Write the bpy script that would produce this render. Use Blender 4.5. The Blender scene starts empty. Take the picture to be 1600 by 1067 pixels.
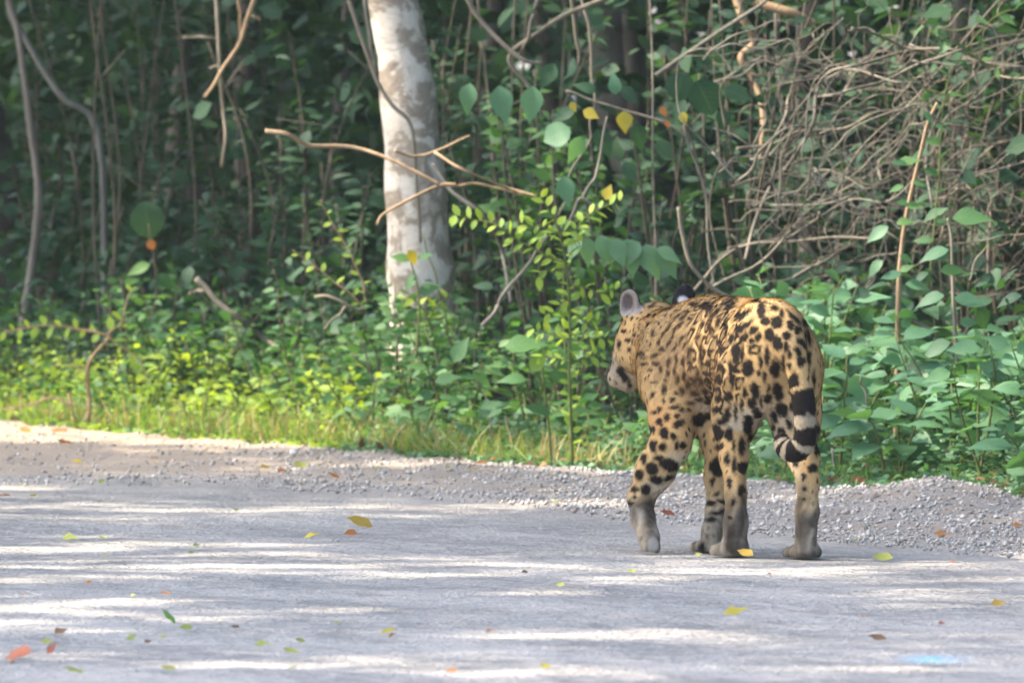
import bpy, math, random
import numpy as np
from mathutils import Vector, Matrix
from mathutils.bvhtree import BVHTree

random.seed(11)
RNG = np.random.default_rng(11)
SC = bpy.context.scene
COL = SC.collection
R = math.radians

# ------------------------------------------------------------------ camera
FPX, CAMH, HORIZON = 14750.0, 1.10, 224.0          # focal length in photo pixels, eye height, horizon row
PITCH = math.atan((533.5 - HORIZON) / FPX)
cam_d = bpy.data.cameras.new('camera')
cam = bpy.data.objects.new('camera', cam_d)
COL.objects.link(cam)
SC.camera = cam
cam.location = (0, 0, CAMH)
cam.rotation_euler = (math.pi / 2 - PITCH, 0, 0)
cam_d.sensor_width = 36.0
cam_d.lens = FPX / 1600 * 36.0
cam_d.clip_start, cam_d.clip_end = 0.5, 900
cam_d.dof.use_dof = True
cam_d.dof.focus_distance = 25.2
cam_d.dof.aperture_fstop = 10.0

# ------------------------------------------------------------------ light
SUN_DIR = Vector((-0.68, 0.02, 0.74)).normalized()      # towards the sun: high on the left
w = bpy.data.worlds.new('World')
SC.world = w
w.use_nodes = True
nt = w.node_tree
bg = nt.nodes['Background']
sky = nt.nodes.new('ShaderNodeTexSky')
sky.sky_type = 'NISHITA'
sky.sun_disc = False
sky.sun_elevation = math.asin(SUN_DIR.z)
sky.sun_rotation = math.atan2(SUN_DIR.x, SUN_DIR.y)
sky.air_density, sky.dust_density, sky.ozone_density = 1.0, 3.0, 0.9
nt.links.new(sky.outputs[0], bg.inputs[0])
bg.inputs[1].default_value = 0.15
sun_d = bpy.data.lights.new('sun', 'SUN')
sun_d.energy, sun_d.angle, sun_d.color = 2.9, R(0.9), (1.0, 0.88, 0.70)
sun = bpy.data.objects.new('sun', sun_d)
COL.objects.link(sun)
sun.location = (-20, 40, 30)
sun.rotation_euler = SUN_DIR.to_track_quat('Z', 'Y').to_euler()
SC.view_settings.view_transform = 'Standard'
SC.view_settings.look = 'None'
SC.view_settings.gamma = 1.0
SC.view_settings.exposure = 2.3
SC.render.engine = 'CYCLES'
SC.cycles.max_bounces = 7
SC.cycles.diffuse_bounces = 4
SC.cycles.glossy_bounces = 2
SC.cycles.transmission_bounces = 4
SC.cycles.caustics_reflective = False
SC.cycles.caustics_refractive = False
SC.cycles.sample_clamp_indirect = 4.0
SC.cycles.use_denoising = True
SC.cycles.filter_width = 1.7

# ------------------------------------------------------------------ pixel -> place
SP, CP = math.sin(PITCH), math.cos(PITCH)
def ray(px, py):
    u, v = (px - 800.0) / FPX, (533.5 - py) / FPX
    return Vector((u, CP + v * SP, -SP + v * CP))
def at(px, py, Y):
    d = ray(px, py)
    t = Y / d.y
    return Vector((d.x * t, Y, CAMH + d.z * t))
def ground(px, py, z=0.0):
    d = ray(px, py)
    t = (z - CAMH) / d.z
    return Vector((d.x * t, d.y * t, z))
def to_px(P):                                         # (n,3) world -> photo pixels
    P = np.asarray(P, float)
    x, y, z = P[:, 0], P[:, 1], P[:, 2] - CAMH
    dep = y * CP - z * SP
    up = y * SP + z * CP
    return 800 + FPX * x / dep, 533.5 - FPX * up / dep

# ------------------------------------------------------------------ helpers
def tag(o, label=None, cat=None, group=None, kind=None):
    for k, v in (('label', label), ('category', cat), ('group', group), ('kind', kind)):
        if v: o[k] = v
    return o
def empty(name, loc=(0, 0, 0)):
    o = bpy.data.objects.new(name, None)
    o.empty_display_size = 0.1
    COL.objects.link(o)
    o.location = loc
    return o
def add(name, me, parent=None, mat=None):
    o = bpy.data.objects.new(name, me)
    COL.objects.link(o)
    if mat is not None and not me.materials: me.materials.append(mat)
    if parent is not None: o.parent = parent
    return o
def mesh_np(name, V, F, uv=None, col=None, var=None, smooth=True):
    """V (n,3), F (m,k) all same k; uv per vertex (n,2); col per vertex (n,3); var per vertex (n,)"""
    V = np.asarray(V, np.float32); F = np.asarray(F, np.int32)
    me = bpy.data.meshes.new(name)
    m, k = F.shape
    me.vertices.add(len(V)); me.vertices.foreach_set('co', V.ravel())
    me.loops.add(m * k); me.loops.foreach_set('vertex_index', F.ravel())
    me.polygons.add(m)
    me.polygons.foreach_set('loop_start', np.arange(0, m * k, k, dtype=np.int32))
    if smooth: me.polygons.foreach_set('use_smooth', np.ones(m, bool))
    me.update(calc_edges=True)
    if uv is not None:
        l = me.uv_layers.new(name='UVMap')
        l.data.foreach_set('uv', np.asarray(uv, np.float32)[F.ravel()].ravel())
    if col is not None:
        a = me.attributes.new('coat', 'FLOAT_COLOR', 'POINT')
        c = np.ones((len(V), 4), np.float32); c[:, :3] = col
        a.data.foreach_set('color', c.ravel())
    if var is not None:
        a = me.attributes.new('var', 'FLOAT', 'POINT')
        a.data.foreach_set('value', np.asarray(var, np.float32))
    me.validate()
    return me
def norm(a):
    return a / np.maximum(np.linalg.norm(a, axis=-1, keepdims=True), 1e-9)
def spline(pts, n):
    """Catmull-Rom through pts -> n points"""
    P = np.asarray([list(p) for p in pts], float)
    if len(P) == 2: return P[0] + (P[1] - P[0]) * np.linspace(0, 1, n)[:, None]
    Q = np.vstack([2 * P[0] - P[1], P, 2 * P[-1] - P[-2]])
    t = np.linspace(0, len(P) - 1 - 1e-6, n); i = t.astype(int); f = (t - i)[:, None]
    a, b, c, d = Q[i], Q[i + 1], Q[i + 2], Q[i + 3]
    return 0.5 * (2 * b + (c - a) * f + (2 * a - 5 * b + 4 * c - d) * f ** 2 + (3 * b - a - 3 * c + d) * f ** 3)
def tube(P, rad, sides=6, cap=True):
    """-> V, F quads (caps as collapsed end rings)"""
    P = np.asarray(P, float); n = len(P)
    rad = np.broadcast_to(np.asarray(rad, float), (n,)).copy()
    if cap:
        P = np.vstack([P[0], P, P[-1]]); rad = np.concatenate([[rad[0] * .05], rad, [rad[-1] * .05]]); n += 2
    T = norm(np.gradient(P, axis=0) + 1e-9)
    if cap: T[0] = T[2]; T[1] = T[2]; T[-1] = T[-3]; T[-2] = T[-3]
    ref = np.array([0.31, 0.17, 0.93]) if abs(T[n // 2] @ np.array([0.31, 0.17, 0.93])) < .9 else np.array([1., .1, 0])
    A = norm(np.cross(T, ref)); B = np.cross(T, A)
    th = np.linspace(0, 2 * np.pi, sides, endpoint=False)
    V = P[:, None] + rad[:, None, None] * (A[:, None] * np.cos(th)[None, :, None] + B[:, None] * np.sin(th)[None, :, None])
    i = np.arange(n - 1)[:, None] * sides; j = np.arange(sides)[None]; j2 = (j + 1) % sides
    F = np.stack([i + j, i + j2, i + sides + j2, i + sides + j], -1).reshape(-1, 4)
    return V.reshape(-1, 3), F
def join(parts):
    Vs, Fs, o = [], [], 0
    for V, F in parts:
        Vs.append(V); Fs.append(F + o); o += len(V)
    return np.vstack(Vs), np.vstack(Fs)
def wobble(P, amp, rng=RNG, freq=3):
    """add smooth random sideways wander to a polyline"""
    n = len(P); t = np.linspace(0, 1, n)
    out = P.copy()
    for k in range(1, freq + 1):
        ph = rng.uniform(0, 6.28, 3); a = rng.normal(0, amp / k, 3)
        out += a * np.sin(ph + 2 * np.pi * k * t[:, None]) * np.minimum(1, 4 * t)[:, None]
    return out

# ------------------------------------------------------------------ materials
class Mat:
    def __init__(s, name):
        s.m = bpy.data.materials.new(name); s.m.use_nodes = True
        s.t = s.m.node_tree; s.t.nodes.clear()
        s.out = s.n('ShaderNodeOutputMaterial')
    def n(s, typ, **kw):
        nd = s.t.nodes.new(typ)
        for k, v in kw.items():
            if k[0] == '_': setattr(nd, k[1:], v)
        for k, v in kw.items():
            if k[0] != '_':
                key = int(k[1:]) if k[0] == 'i' and k[1:].isdigit() else k.replace('__', ' ')
                s.set(nd.inputs[key], v)
        return nd
    def set(s, sock, v):
        if isinstance(v, bpy.types.NodeSocket): s.t.links.new(v, sock)
        elif isinstance(v, bpy.types.Node): s.t.links.new(v.outputs[0], sock)
        else: sock.default_value = v if not isinstance(v, tuple) or len(v) != 3 or sock.type != 'RGBA' else (*v, 1)
    def math(s, op, a, b=0.0, clamp=False):
        nd = s.n('ShaderNodeMath', _operation=op, _use_clamp=clamp); s.set(nd.inputs[0], a); s.set(nd.inputs[1], b); return nd.outputs[0]
    def mix(s, f, a, b, mode='MIX'):
        nd = s.n('ShaderNodeMix', _data_type='RGBA', _blend_type=mode)
        s.set(nd.inputs[0], f); s.set(nd.inputs[6], a); s.set(nd.inputs[7], b); return nd.outputs[2]
    def ramp(s, f, stops, interp='LINEAR'):
        nd = s.n('ShaderNodeValToRGB'); s.set(nd.inputs[0], f); e = nd.color_ramp.elements; nd.color_ramp.interpolation = interp
        while len(e) < len(stops): e.new(0.5)
        for q, (p, c) in zip(e, stops):
            q.position = p; q.color = (*c, 1) if isinstance(c, tuple) else (c, c, c, 1)
        return nd.outputs[0]
    def noise(s, vec, scale, detail=4, rough=.6, dist=0):
        nd = s.n('ShaderNodeTexNoise', Scale=scale, Detail=float(detail), Roughness=rough, Distortion=float(dist)); 
        if vec is not None: s.set(nd.inputs['Vector'], vec)
        return nd.outputs[0]
    def mapping(s, vec, scale=(1, 1, 1), rot=(0, 0, 0)):
        nd = s.n('ShaderNodeMapping'); s.set(nd.inputs[0], vec); nd.inputs['Scale'].default_value = scale; nd.inputs['Rotation'].default_value = rot
        return nd.outputs[0]
    def pos(s): return s.n('ShaderNodeNewGeometry').outputs['Position']
    def obj(s): return s.n('ShaderNodeTexCoord').outputs['Object']
    def bump(s, h, strength=.5, dist=.01):
        return s.n('ShaderNodeBump', Strength=strength, Distance=dist, Height=h).outputs[0]
    def bsdf(s, color, rough=.8, normal=None, spec=.3):
        nd = s.n('ShaderNodeBsdfPrincipled', Base__Color=color, Roughness=rough)
        nd.inputs['Specular IOR Level'].default_value = spec
        if normal is not None: s.set(nd.inputs['Normal'], normal)
        return nd.outputs[0]
    def done(s, sh):
        s.t.links.new(sh, s.out.inputs[0]); return s.m

# ================================================================== materials of the place
def leaf_mat(name, ca, cb, cc, trans=.38, rough=.55, spec=.28, tint=(1.35, 1.45, .55)):
    M = Mat(name)
    v = M.n('ShaderNodeAttribute', _attribute_name='var').outputs['Fac']
    rnd = M.math('FRACT', M.math('ADD', v, M.n('ShaderNodeObjectInfo').outputs['Random']))
    base = M.ramp(rnd, [(0, ca), (.55, cb), (1, cc)])
    uv = M.n('ShaderNodeUVMap').outputs[0]
    sx = M.n('ShaderNodeSeparateXYZ', i0=uv)
    ax = M.math('ABSOLUTE', M.math('SUBTRACT', sx.outputs[0], .5))
    rib = M.math('LESS_THAN', ax, .022)
    sv = M.math('SINE', M.math('MULTIPLY', M.math('SUBTRACT', sx.outputs[1], M.math('MULTIPLY', ax, .55)), 44.0))
    vein = M.math('MAXIMUM', rib, M.math('MULTIPLY', M.math('GREATER_THAN', sv, .93), .5))
    blot = M.noise(M.pos(), 42, 3, .6)
    base = M.mix(M.math('MULTIPLY', blot, .55), base, M.mix(.5, base, (.012, .03, .012)))
    base = M.mix(M.math('MULTIPLY', vein, .35), base, M.mix(.5, base, (.20, .26, .10)))
    p = M.bsdf(base, rough, M.bump(sv, .12, .002), spec)
    tc = M.mix(1.0, base, (*tint, 1), 'MULTIPLY')
    tr = M.n('ShaderNodeBsdfTranslucent', Color=tc)
    mx = M.n('ShaderNodeMixShader', i0=trans); M.set(mx.inputs[1], p); M.set(mx.inputs[2], tr.outputs[0])
    return M.done(mx.outputs[0])
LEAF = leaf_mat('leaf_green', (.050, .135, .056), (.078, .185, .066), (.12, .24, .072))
LEAF_BLUE = leaf_mat('leaf_bluegreen', (.070, .175, .100), (.10, .225, .12), (.125, .26, .12), .32, .50, .36)  # green leaf colour with a bluish sky sheen painted in
LEAF_DARK = leaf_mat('leaf_dark', (.018, .052, .036), (.028, .076, .044), (.044, .10, .050), .30, .6, .2)  # leaf colour darkened to carry the deep forest shade
LEAF_LIME = leaf_mat('leaf_lime', (.20, .33, .06), (.27, .40, .065), (.34, .44, .07), .48, .55, .25, (1.5, 1.4, .5))  # young leaf colour, brightened to carry the sunlight on it
LEAF_YEL = leaf_mat('leaf_yellow', (.42, .36, .04), (.50, .40, .05), (.46, .30, .06), .40, .5, .3, (1.2, 1.1, .6))
LEAF_ORA = leaf_mat('leaf_orange', (.45, .17, .05), (.50, .22, .07), (.40, .16, .06), .35, .6, .3, (1.2, 1., .6))
LEAF_BRN = leaf_mat('leaf_brown', (.10, .055, .03), (.17, .09, .05), (.24, .13, .07), .2, .7, .2, (1.2, 1., .7))
LEAF_RED = leaf_mat('leaf_redbrown', (.22, .055, .035), (.28, .075, .04), (.30, .09, .05), .2, .6, .3, (1.2, 1., .7))
LEAF_FADE = leaf_mat('leaf_faded', (.24, .29, .08), (.33, .35, .09), (.38, .36, .10), .35, .6, .25, (1.2, 1.1, .6))
STRAW = leaf_mat('dry_straw', (.30, .24, .11), (.42, .34, .16), (.26, .27, .09), .3, .7, .2, (1.2, 1.1, .7))
LEAF_PALE = leaf_mat('leaf_pale', (.13, .25, .14), (.16, .29, .16), (.18, .31, .17), .3, .55, .3)
GRASS = leaf_mat('grass_green', (.10, .19, .04), (.15, .25, .05), (.24, .27, .07), .42, .55, .3)

def wood_mat(name, ca, cb, scale=30, rough=.85):
    M = Mat(name); o = M.pos()
    n = M.noise(M.mapping(o, (1, 1, .25)), scale, 5, .65)
    n2 = M.noise(o, scale * 5, 2)
    rn = M.n('ShaderNodeObjectInfo').outputs['Random']
    c = M.ramp(n, [(.28, ca), (.7, cb)])
    c = M.mix(M.math('MULTIPLY', rn, .5), c, M.mix(1.0, c, (.62, .60, .56, 1), 'MULTIPLY'))
    return M.done(M.bsdf(c, rough, M.bump(M.math('ADD', n, n2), .5, .006), .2))
TWIG = wood_mat('twig_tan', (.125, .105, .08), (.26, .225, .175))
TWIG_GREY = wood_mat('twig_grey', (.11, .10, .085), (.25, .225, .185))
TWIG_GREEN = wood_mat('stem_green', (.07, .11, .03), (.16, .17, .06))
TWIG_DARK = wood_mat('twig_dark', (.05, .042, .032), (.13, .11, .085))
TWIG_WARM = wood_mat('twig_warm', (.24, .155, .09), (.42, .30, .19))

M = Mat('bark_mottled'); o = M.pos()
n = M.noise(o, 7.5, 4, .6, .5); n2 = M.noise(o, 26, 4, .6); n3 = M.noise(M.mapping(o, (1, 1, 3.5)), 34, 3)
pat = M.math('ADD', n, M.math('MULTIPLY', M.math('SUBTRACT', n2, .5), .22))
c = M.ramp(pat, [(.38, (.68, .61, .53)), (.47, (.58, .51, .43)), (.51, (.33, .27, .21)), (.60, (.26, .21, .16)), (.66, (.46, .40, .33))])
c = M.mix(M.math('MULTIPLY', M.noise(o, 70, 3), .4), c, (.20, .19, .17))
BARK = M.done(M.bsdf(c, .85, M.bump(M.math('ADD', M.math('MULTIPLY', pat, 1.5), n3), .55, .012), .2))
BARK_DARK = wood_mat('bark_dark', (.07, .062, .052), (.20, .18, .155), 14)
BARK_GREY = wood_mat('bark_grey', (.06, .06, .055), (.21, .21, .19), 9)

# ================================================================== ground, road, verge
ROAD_PX = [(-700, 716), (-300, 732), (0, 742), (250, 741), (420, 748), (640, 757), (800, 771), (950, 792), (1100, 806), (1300, 826), (1450, 838), (1600, 850), (1900, 878), (2300, 930)]
VEG_PX = [(-700, 640), (-300, 655), (0, 668), (150, 682), (300, 692), (450, 702), (600, 716), (800, 731), (950, 742), (1100, 752), (1300, 772), (1450, 780), (1600, 800), (1900, 830), (2300, 880)]
def edge_np(pxs):
    a = np.array([list(ground(*p))[:2] for p in pxs]); return a[np.argsort(a[:, 0])]
ROAD_E, VEG_E = edge_np(ROAD_PX), edge_np(VEG_PX)
SL = (VEG_E[0, 1] - VEG_E[-1, 1]) / (VEG_E[0, 0] - VEG_E[-1, 0])
def edge_y(E, X):
    X = np.asarray(X, float)
    y = np.interp(X, E[:, 0], E[:, 1])
    s0 = (E[0, 1] - E[3, 1]) / (E[0, 0] - E[3, 0]); s1 = (E[-1, 1] - E[-4, 1]) / (E[-1, 0] - E[-4, 0])
    return np.where(X < E[0, 0], E[0, 1] + (X - E[0, 0]) * s0, np.where(X > E[-1, 0], E[-1, 1] + (X - E[-1, 0]) * s1, y))
def veg_y(X): return edge_y(VEG_E, X)
def road_y(X): return edge_y(ROAD_E, X) + .10 * np.sin(np.asarray(X) * 5.1) + .06 * np.sin(np.asarray(X) * 13.3 + 1)
def n2d(X, Y, s, seed):
    P = np.stack([np.ravel(X), np.ravel(Y), np.zeros(np.size(X))], 1)
    r = np.random.default_rng(seed); out = np.zeros(len(P))
    for k in range(7):
        a = r.uniform(0, 6.28); f = s * (1 + .55 * k)
        out += np.sin(P[:, 0] * f * math.cos(a) + P[:, 1] * f * math.sin(a) + r.uniform(0, 6.28)) / (1 + .35 * k)
    return (out / 2.5).reshape(np.shape(X))
MOUND = ground(1450, 800)
def verge_z(X, Y):
    X, Y = np.asarray(X, float), np.asarray(Y, float)
    t = np.clip((Y - road_y(X)) / np.maximum(veg_y(X) - road_y(X), .2), 0, 1.3)
    z = .006 + .022 * np.clip(t * 1.6, 0, 1) + .010 * n2d(X, Y, 6, 3) * np.clip(t * 3, 0, 1) + .006 * n2d(X, Y, 17, 4) * np.clip(t * 3, 0, 1)
    z += .060 * np.exp(-(((X - MOUND.x - .02) / .26) ** 2 + ((Y - MOUND.y) / .65) ** 2))
    return z
def ground_z(X, Y):
    X, Y = np.asarray(X, float), np.asarray(Y, float)
    d = Y - veg_y(X)
    return np.where(d > 0, .012 + .06 * np.clip(d, 0, 6) / 1.5 * .5 + .02 * n2d(X, Y, 3, 6), -.035)
def axis(lo, hi, step, far):
    a = np.arange(lo, hi + 1e-6, step); g = step * 1.6 ** np.arange(1, 19); c = np.cumsum(g); c = c[c < far]
    return np.concatenate([a[0] - c[::-1], a, a[-1] + c])
def grid(xs, ys, zf):
    X, Y = np.meshgrid(xs, ys, indexing='ij'); Z = zf(X, Y)
    nx, ny = X.shape; i = np.arange(nx - 1)[:, None] * ny + np.arange(ny - 1)[None]
    F = np.stack([i, i + ny, i + ny + 1, i + 1], -1).reshape(-1, 4)
    return np.stack([X, Y, Z], -1).reshape(-1, 3), F
M = Mat('forest_floor'); o = M.pos()
c = M.ramp(M.noise(o, 9, 6, .7), [(.3, (.035, .028, .018)), (.5, (.085, .062, .038)), (.7, (.15, .10, .055))])
c = M.mix(M.ramp(M.noise(o, 2.2, 3), [(.45, 0.0), (.6, .7)]), c, (.045, .065, .022))
V, F = grid(axis(-8, 7, .16, 420), axis(16, 48, .2, 420), ground_z)
tag(add('ground', mesh_np('ground', V, F), None, M.done(M.bsdf(c, .95, M.bump(M.noise(o, 60, 4), .8, .02), .1))), kind='structure')

# asphalt strip: worn, gritty, dusty towards its edge
M = Mat('old_asphalt'); o = M.pos()
grit = M.noise(o, 120, 2, .8); g2 = M.n('ShaderNodeTexVoronoi', Scale=62.0, Vector=o).outputs[0]
sm = M.mapping(o, (1, 1, 1), (0, 0, R(-23)))
patch = M.noise(M.mapping(sm, (.9, .35, 1)), 2.6, 5, .6); mid = M.noise(o, 9, 5, .65)
c = M.ramp(grit, [(.25, (.155, .148, .142)), (.5, (.285, .272, .258)), (.68, (.39, .37, .35)), (.8, (.55, .53, .51))])
c = M.mix(M.ramp(g2, [(.0, .0), (.12, 0.0), (.30, .45)]), c, (.165, .158, .152))
dust = M.ramp(M.math('ADD', M.math('MULTIPLY', patch, .7), M.math('MULTIPLY', mid, .35)), [(.44, 0.0), (.62, .75)])
strk = M.noise(M.mapping(sm, (1, .6, 1)), 22, 4, .7)
c = M.mix(M.ramp(strk, [(.40, .55), (.56, 0.0)]), c, (.17, .163, .156))
c = M.mix(M.ramp(strk, [(.52, 0.0), (.66, .5)]), c, (.50, .475, .45))
c = M.mix(dust, c, (.44, .405, .37))
c = M.mix(M.ramp(M.noise(M.mapping(sm, (1.6, .4, 1)), 5.0, 4, .65), [(.56, 0.0), (.68, .55)]), c, (.15, .145, .14))
ed = M.n('ShaderNodeAttribute', _attribute_name='var').outputs['Fac']
ed = M.math('MULTIPLY', M.math('SUBTRACT', 1.0, M.math('DIVIDE', ed, 2.6), True), M.ramp(M.noise(o, 7, 4, .7), [(.36, 0.0), (.56, 1.0)]))
c = M.mix(ed, c, M.mix(M.ramp(grit, [(.4, 0.0), (.65, 1.0)]), (.31, .275, .24), (.47, .42, .37)))
nh = M.math('ADD', M.math('ADD', M.math('MULTIPLY', grit, .6), M.math('MULTIPLY', strk, 1.5)), M.math('ADD', M.math('MULTIPLY', g2, -.5), M.math('MULTIPLY', mid, 1.2)))
ASPH = M.done(M.bsdf(c, .80, M.bump(nh, 1.0, .016), .25))
xs = np.arange(-9, 6.01, .05)
def road_strip():
    T = np.concatenate([[0, .02, .06], np.linspace(.12, 1, 130) ** 1.15]); L = 17.5
    X, Tt = np.meshgrid(xs, T, indexing='ij')
    Y = road_y(X) + .05 - Tt * L
    Z = .0 + .0045 * n2d(X, Y, 2.3, 8) + .0035 * n2d(X, Y, 7, 9) + .0015 * n2d(X, Y, 21, 10)
    near = np.exp(-(((X - .6) / .5) ** 2 + ((Y - 25.1) / .55) ** 2)); Z = Z * (1 - near) + .0005
    nx, ny = X.shape; i = np.arange(nx - 1)[:, None] * ny + np.arange(ny - 1)[None]
    return np.stack([X, Y, Z], -1).reshape(-1, 3), np.stack([i, i + 1, i + ny + 1, i + ny], -1).reshape(-1, 4), (Tt * L).ravel()
V, F, ev = road_strip()
tag(add('road', mesh_np('road', V, F, var=ev), None, ASPH), kind='structure')

# gravel verge
M = Mat('verge_grit'); o = M.pos()
c = M.ramp(M.noise(o, 150, 2, .8), [(.25, (.13, .125, .125)), (.5, (.27, .26, .25)), (.72, (.46, .44, .42))])
c = M.mix(M.ramp(M.noise(o, 4, 4), [(.46, 0.0), (.64, .65)]), c, (.33, .25, .19))
xs_ = M.n('ShaderNodeSeparateXYZ', i0=o).outputs[0]
sand = M.math('MULTIPLY', M.ramp(M.math('ADD', M.math('MULTIPLY', xs_, -.5), M.math('MULTIPLY', M.noise(o, 3, 4), .8)), [(.35, .15), (.9, .9)]), 1.0)
c = M.mix(sand, c, M.mix(M.noise(o, 30, 4, .7), (.40, .31, .23), (.58, .47, .37)))
VG = M.done(M.bsdf(c, .9, M.bump(M.noise(o, 110, 3, .8), 1., .015), .2))
def verge_strip():
    T = np.linspace(0, 1, 46); xx = np.arange(-9, 6.01, .03)
    X, Tt = np.meshgrid(xx, T, indexing='ij')
    y0 = road_y(X) - .02; Y = y0 + Tt * (veg_y(X) + .5 - y0)
    Z = verge_z(X, Y); Z = np.where(Tt == 0, -.01, Z); Z = np.where(Tt == 1, -.03, Z)
    nx, ny = X.shape; i = np.arange(nx - 1)[:, None] * ny + np.arange(ny - 1)[None]
    return np.stack([X, Y, Z], -1).reshape(-1, 3), np.stack([i, i + ny, i + ny + 1, i + 1], -1).reshape(-1, 4)
V, F = verge_strip()
tag(add('verge', mesh_np('verge', V, F), None, VG), kind='structure')
OCT = np.array([(1, 0, 0), (-1, 0, 0), (0, 1, 0), (0, -1, 0), (0, 0, 1), (0, 0, -1), ], float)
OCF = np.array([(0, 2, 4), (2, 1, 4), (1, 3, 4), (3, 0, 4), (2, 0, 5), (1, 2, 5), (3, 1, 5), (0, 3, 5)])
def stones(n, xr, yfun, size, rng):
    X = rng.uniform(*xr, n); X = X[rng.random(n) < np.clip(.62 + .42 * X + .25 * np.sin(X * 7), .22, 1)]; n = len(X); Y = yfun(X, rng.random(n)); s = size * np.minimum(rng.lognormal(0, .5, n), 2.3)
    V = OCT[None] * (s[:, None] * rng.uniform(.6, 1.2, (n, 3)))[:, None] * np.array([1, 1, .7]) + rng.normal(0, .18, (n, 6, 3)) * s[:, None, None]
    Z = np.where(Y < road_y(X), .006, verge_z(X, Y))
    V = V + np.stack([X, Y, Z + s * .25], 1)[:, None]
    return V.reshape(-1, 3), (OCF[None] + 6 * np.arange(n)[:, None, None]).reshape(-1, 3), np.repeat(rng.random(n), 6)
M = Mat('gravel'); v = M.n('ShaderNodeAttribute', _attribute_name='var').outputs['Fac']
c = M.ramp(v, [(0, (.20, .185, .17)), (.35, (.31, .285, .262)), (.7, (.42, .388, .355)), (.92, (.54, .50, .46)), (1, (.38, .28, .21))])
V, F, v = stones(30000, (-2.6, 2.1), lambda X, t: road_y(X) - 1.1 * (t < .34) * (1 - t / .34) ** 2 + np.maximum(t - .2, 0) / .8 * (veg_y(X) + .05 - road_y(X)), .0046, np.random.default_rng(3))
tag(add('gravel', mesh_np('gravel', V, F, var=v, smooth=False), None, M.done(M.bsdf(c, .85, None, .3))), 'loose grey gravel along the road edge', 'gravel', kind='stuff')
# blue paint mark on the asphalt
M = Mat('blue_paint'); o = M.obj()
wear = M.math('ADD', M.noise(o, 55, 3, .7), M.math('MULTIPLY', M.n('ShaderNodeVectorMath', _operation='LENGTH', i0=M.mapping(o, (9.5, 4.3, 1))).outputs['Value'], .22))
pb = M.bsdf((.02, .34, .66), .7, None, .2); tp = M.n('ShaderNodeBsdfTransparent')
mx = M.n('ShaderNodeMixShader', i0=M.ramp(wear, [(.45, .25), (.64, 1.0)])); M.set(mx.inputs[1], pb); M.set(mx.inputs[2], tp.outputs[0])
BLUE = M.done(mx.outputs[0])
g = ground(1456, 1039)
pts = [(math.cos(a) * .105 * (1 + .12 * math.sin(3 * a + 1) + .08 * math.sin(7 * a)), math.sin(a) * .23 * (1 + .15 * math.sin(4 * a)), 0) for a in np.linspace(0, 2 * math.pi, 40, endpoint=False)]
me = bpy.data.meshes.new('paint_mark'); me.from_pydata(pts, [], [list(range(40))])
pm = add('paint_mark', me, None, BLUE); pm.location = (g.x, g.y, .0135)
tag(pm, 'faded light blue paint mark on the grey asphalt', 'paint mark')

# ================================================================== leaves and stems
def leaf_tmpl(prof, nseg=5, fold=.18, droop=.18, wave=0.0):
    ys = np.linspace(0, 1, nseg + 1); V, uv = [], []
    for i, y in enumerate(ys):
        w_ = np.interp(y, [p[0] for p in prof], [p[1] for p in prof])
        zc = -droop * y * y
        for k, s in enumerate((-1, 0, 1)):
            V.append((s * w_, y, zc + abs(s) * w_ * fold + (wave * math.sin(9 * y + s) * w_ if s else 0))); uv.append((.5 + .5 * s, y))
    F = [(i * 3 + k, i * 3 + k + 1, i * 3 + k + 4, i * 3 + k + 3) for i in range(nseg) for k in (0, 1)]
    return np.array(V), np.array(F), np.array(uv)
OVATE = [(0, .02), (.12, .17), (.28, .27), (.45, .26), (.65, .18), (.82, .085), (.93, .025), (1, .003)]
LOBE = [(0, .10), (.2, .30), (.45, .30), (.65, .20), (.82, .08), (1, .002)]
ROUND = [(0, .08), (.1, .28), (.3, .45), (.55, .48), (.75, .40), (.9, .22), (1, .03)]
LANCE = [(0, .01), (.15, .07), (.4, .13), (.6, .12), (.85, .05), (1, .003)]
SMALL = [(0, .03), (.2, .22), (.5, .32), (.8, .2), (1, .01)]
T_OV = [leaf_tmpl(OVATE, 6, .22, d, .10) for d in (.08, .22, .38)]
T_RO = [leaf_tmpl(ROUND, 6, .10, d, .08) for d in (.05, .18, .30)]
T_LA = [leaf_tmpl(LANCE, 6, .3, d) for d in (.1, .3, .5)]
T_LOBE = [leaf_tmpl(LOBE, 7, .12, d, .12) for d in (.1, .25)]
T_SM = [leaf_tmpl(SMALL, 3, .15, d) for d in (.05, .2)]
T_TINY = [leaf_tmpl([(0, .03), (.5, .3), (1, .01)], 2, .15, .1)]
T_GRASS = [leaf_tmpl([(0, .022), (.4, .02), (1, .001)], 4, .3, .6)]
T_FALL = [leaf_tmpl(OVATE, 6, .35, d, .25) for d in (-.25, .15, -.1)]

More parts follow.
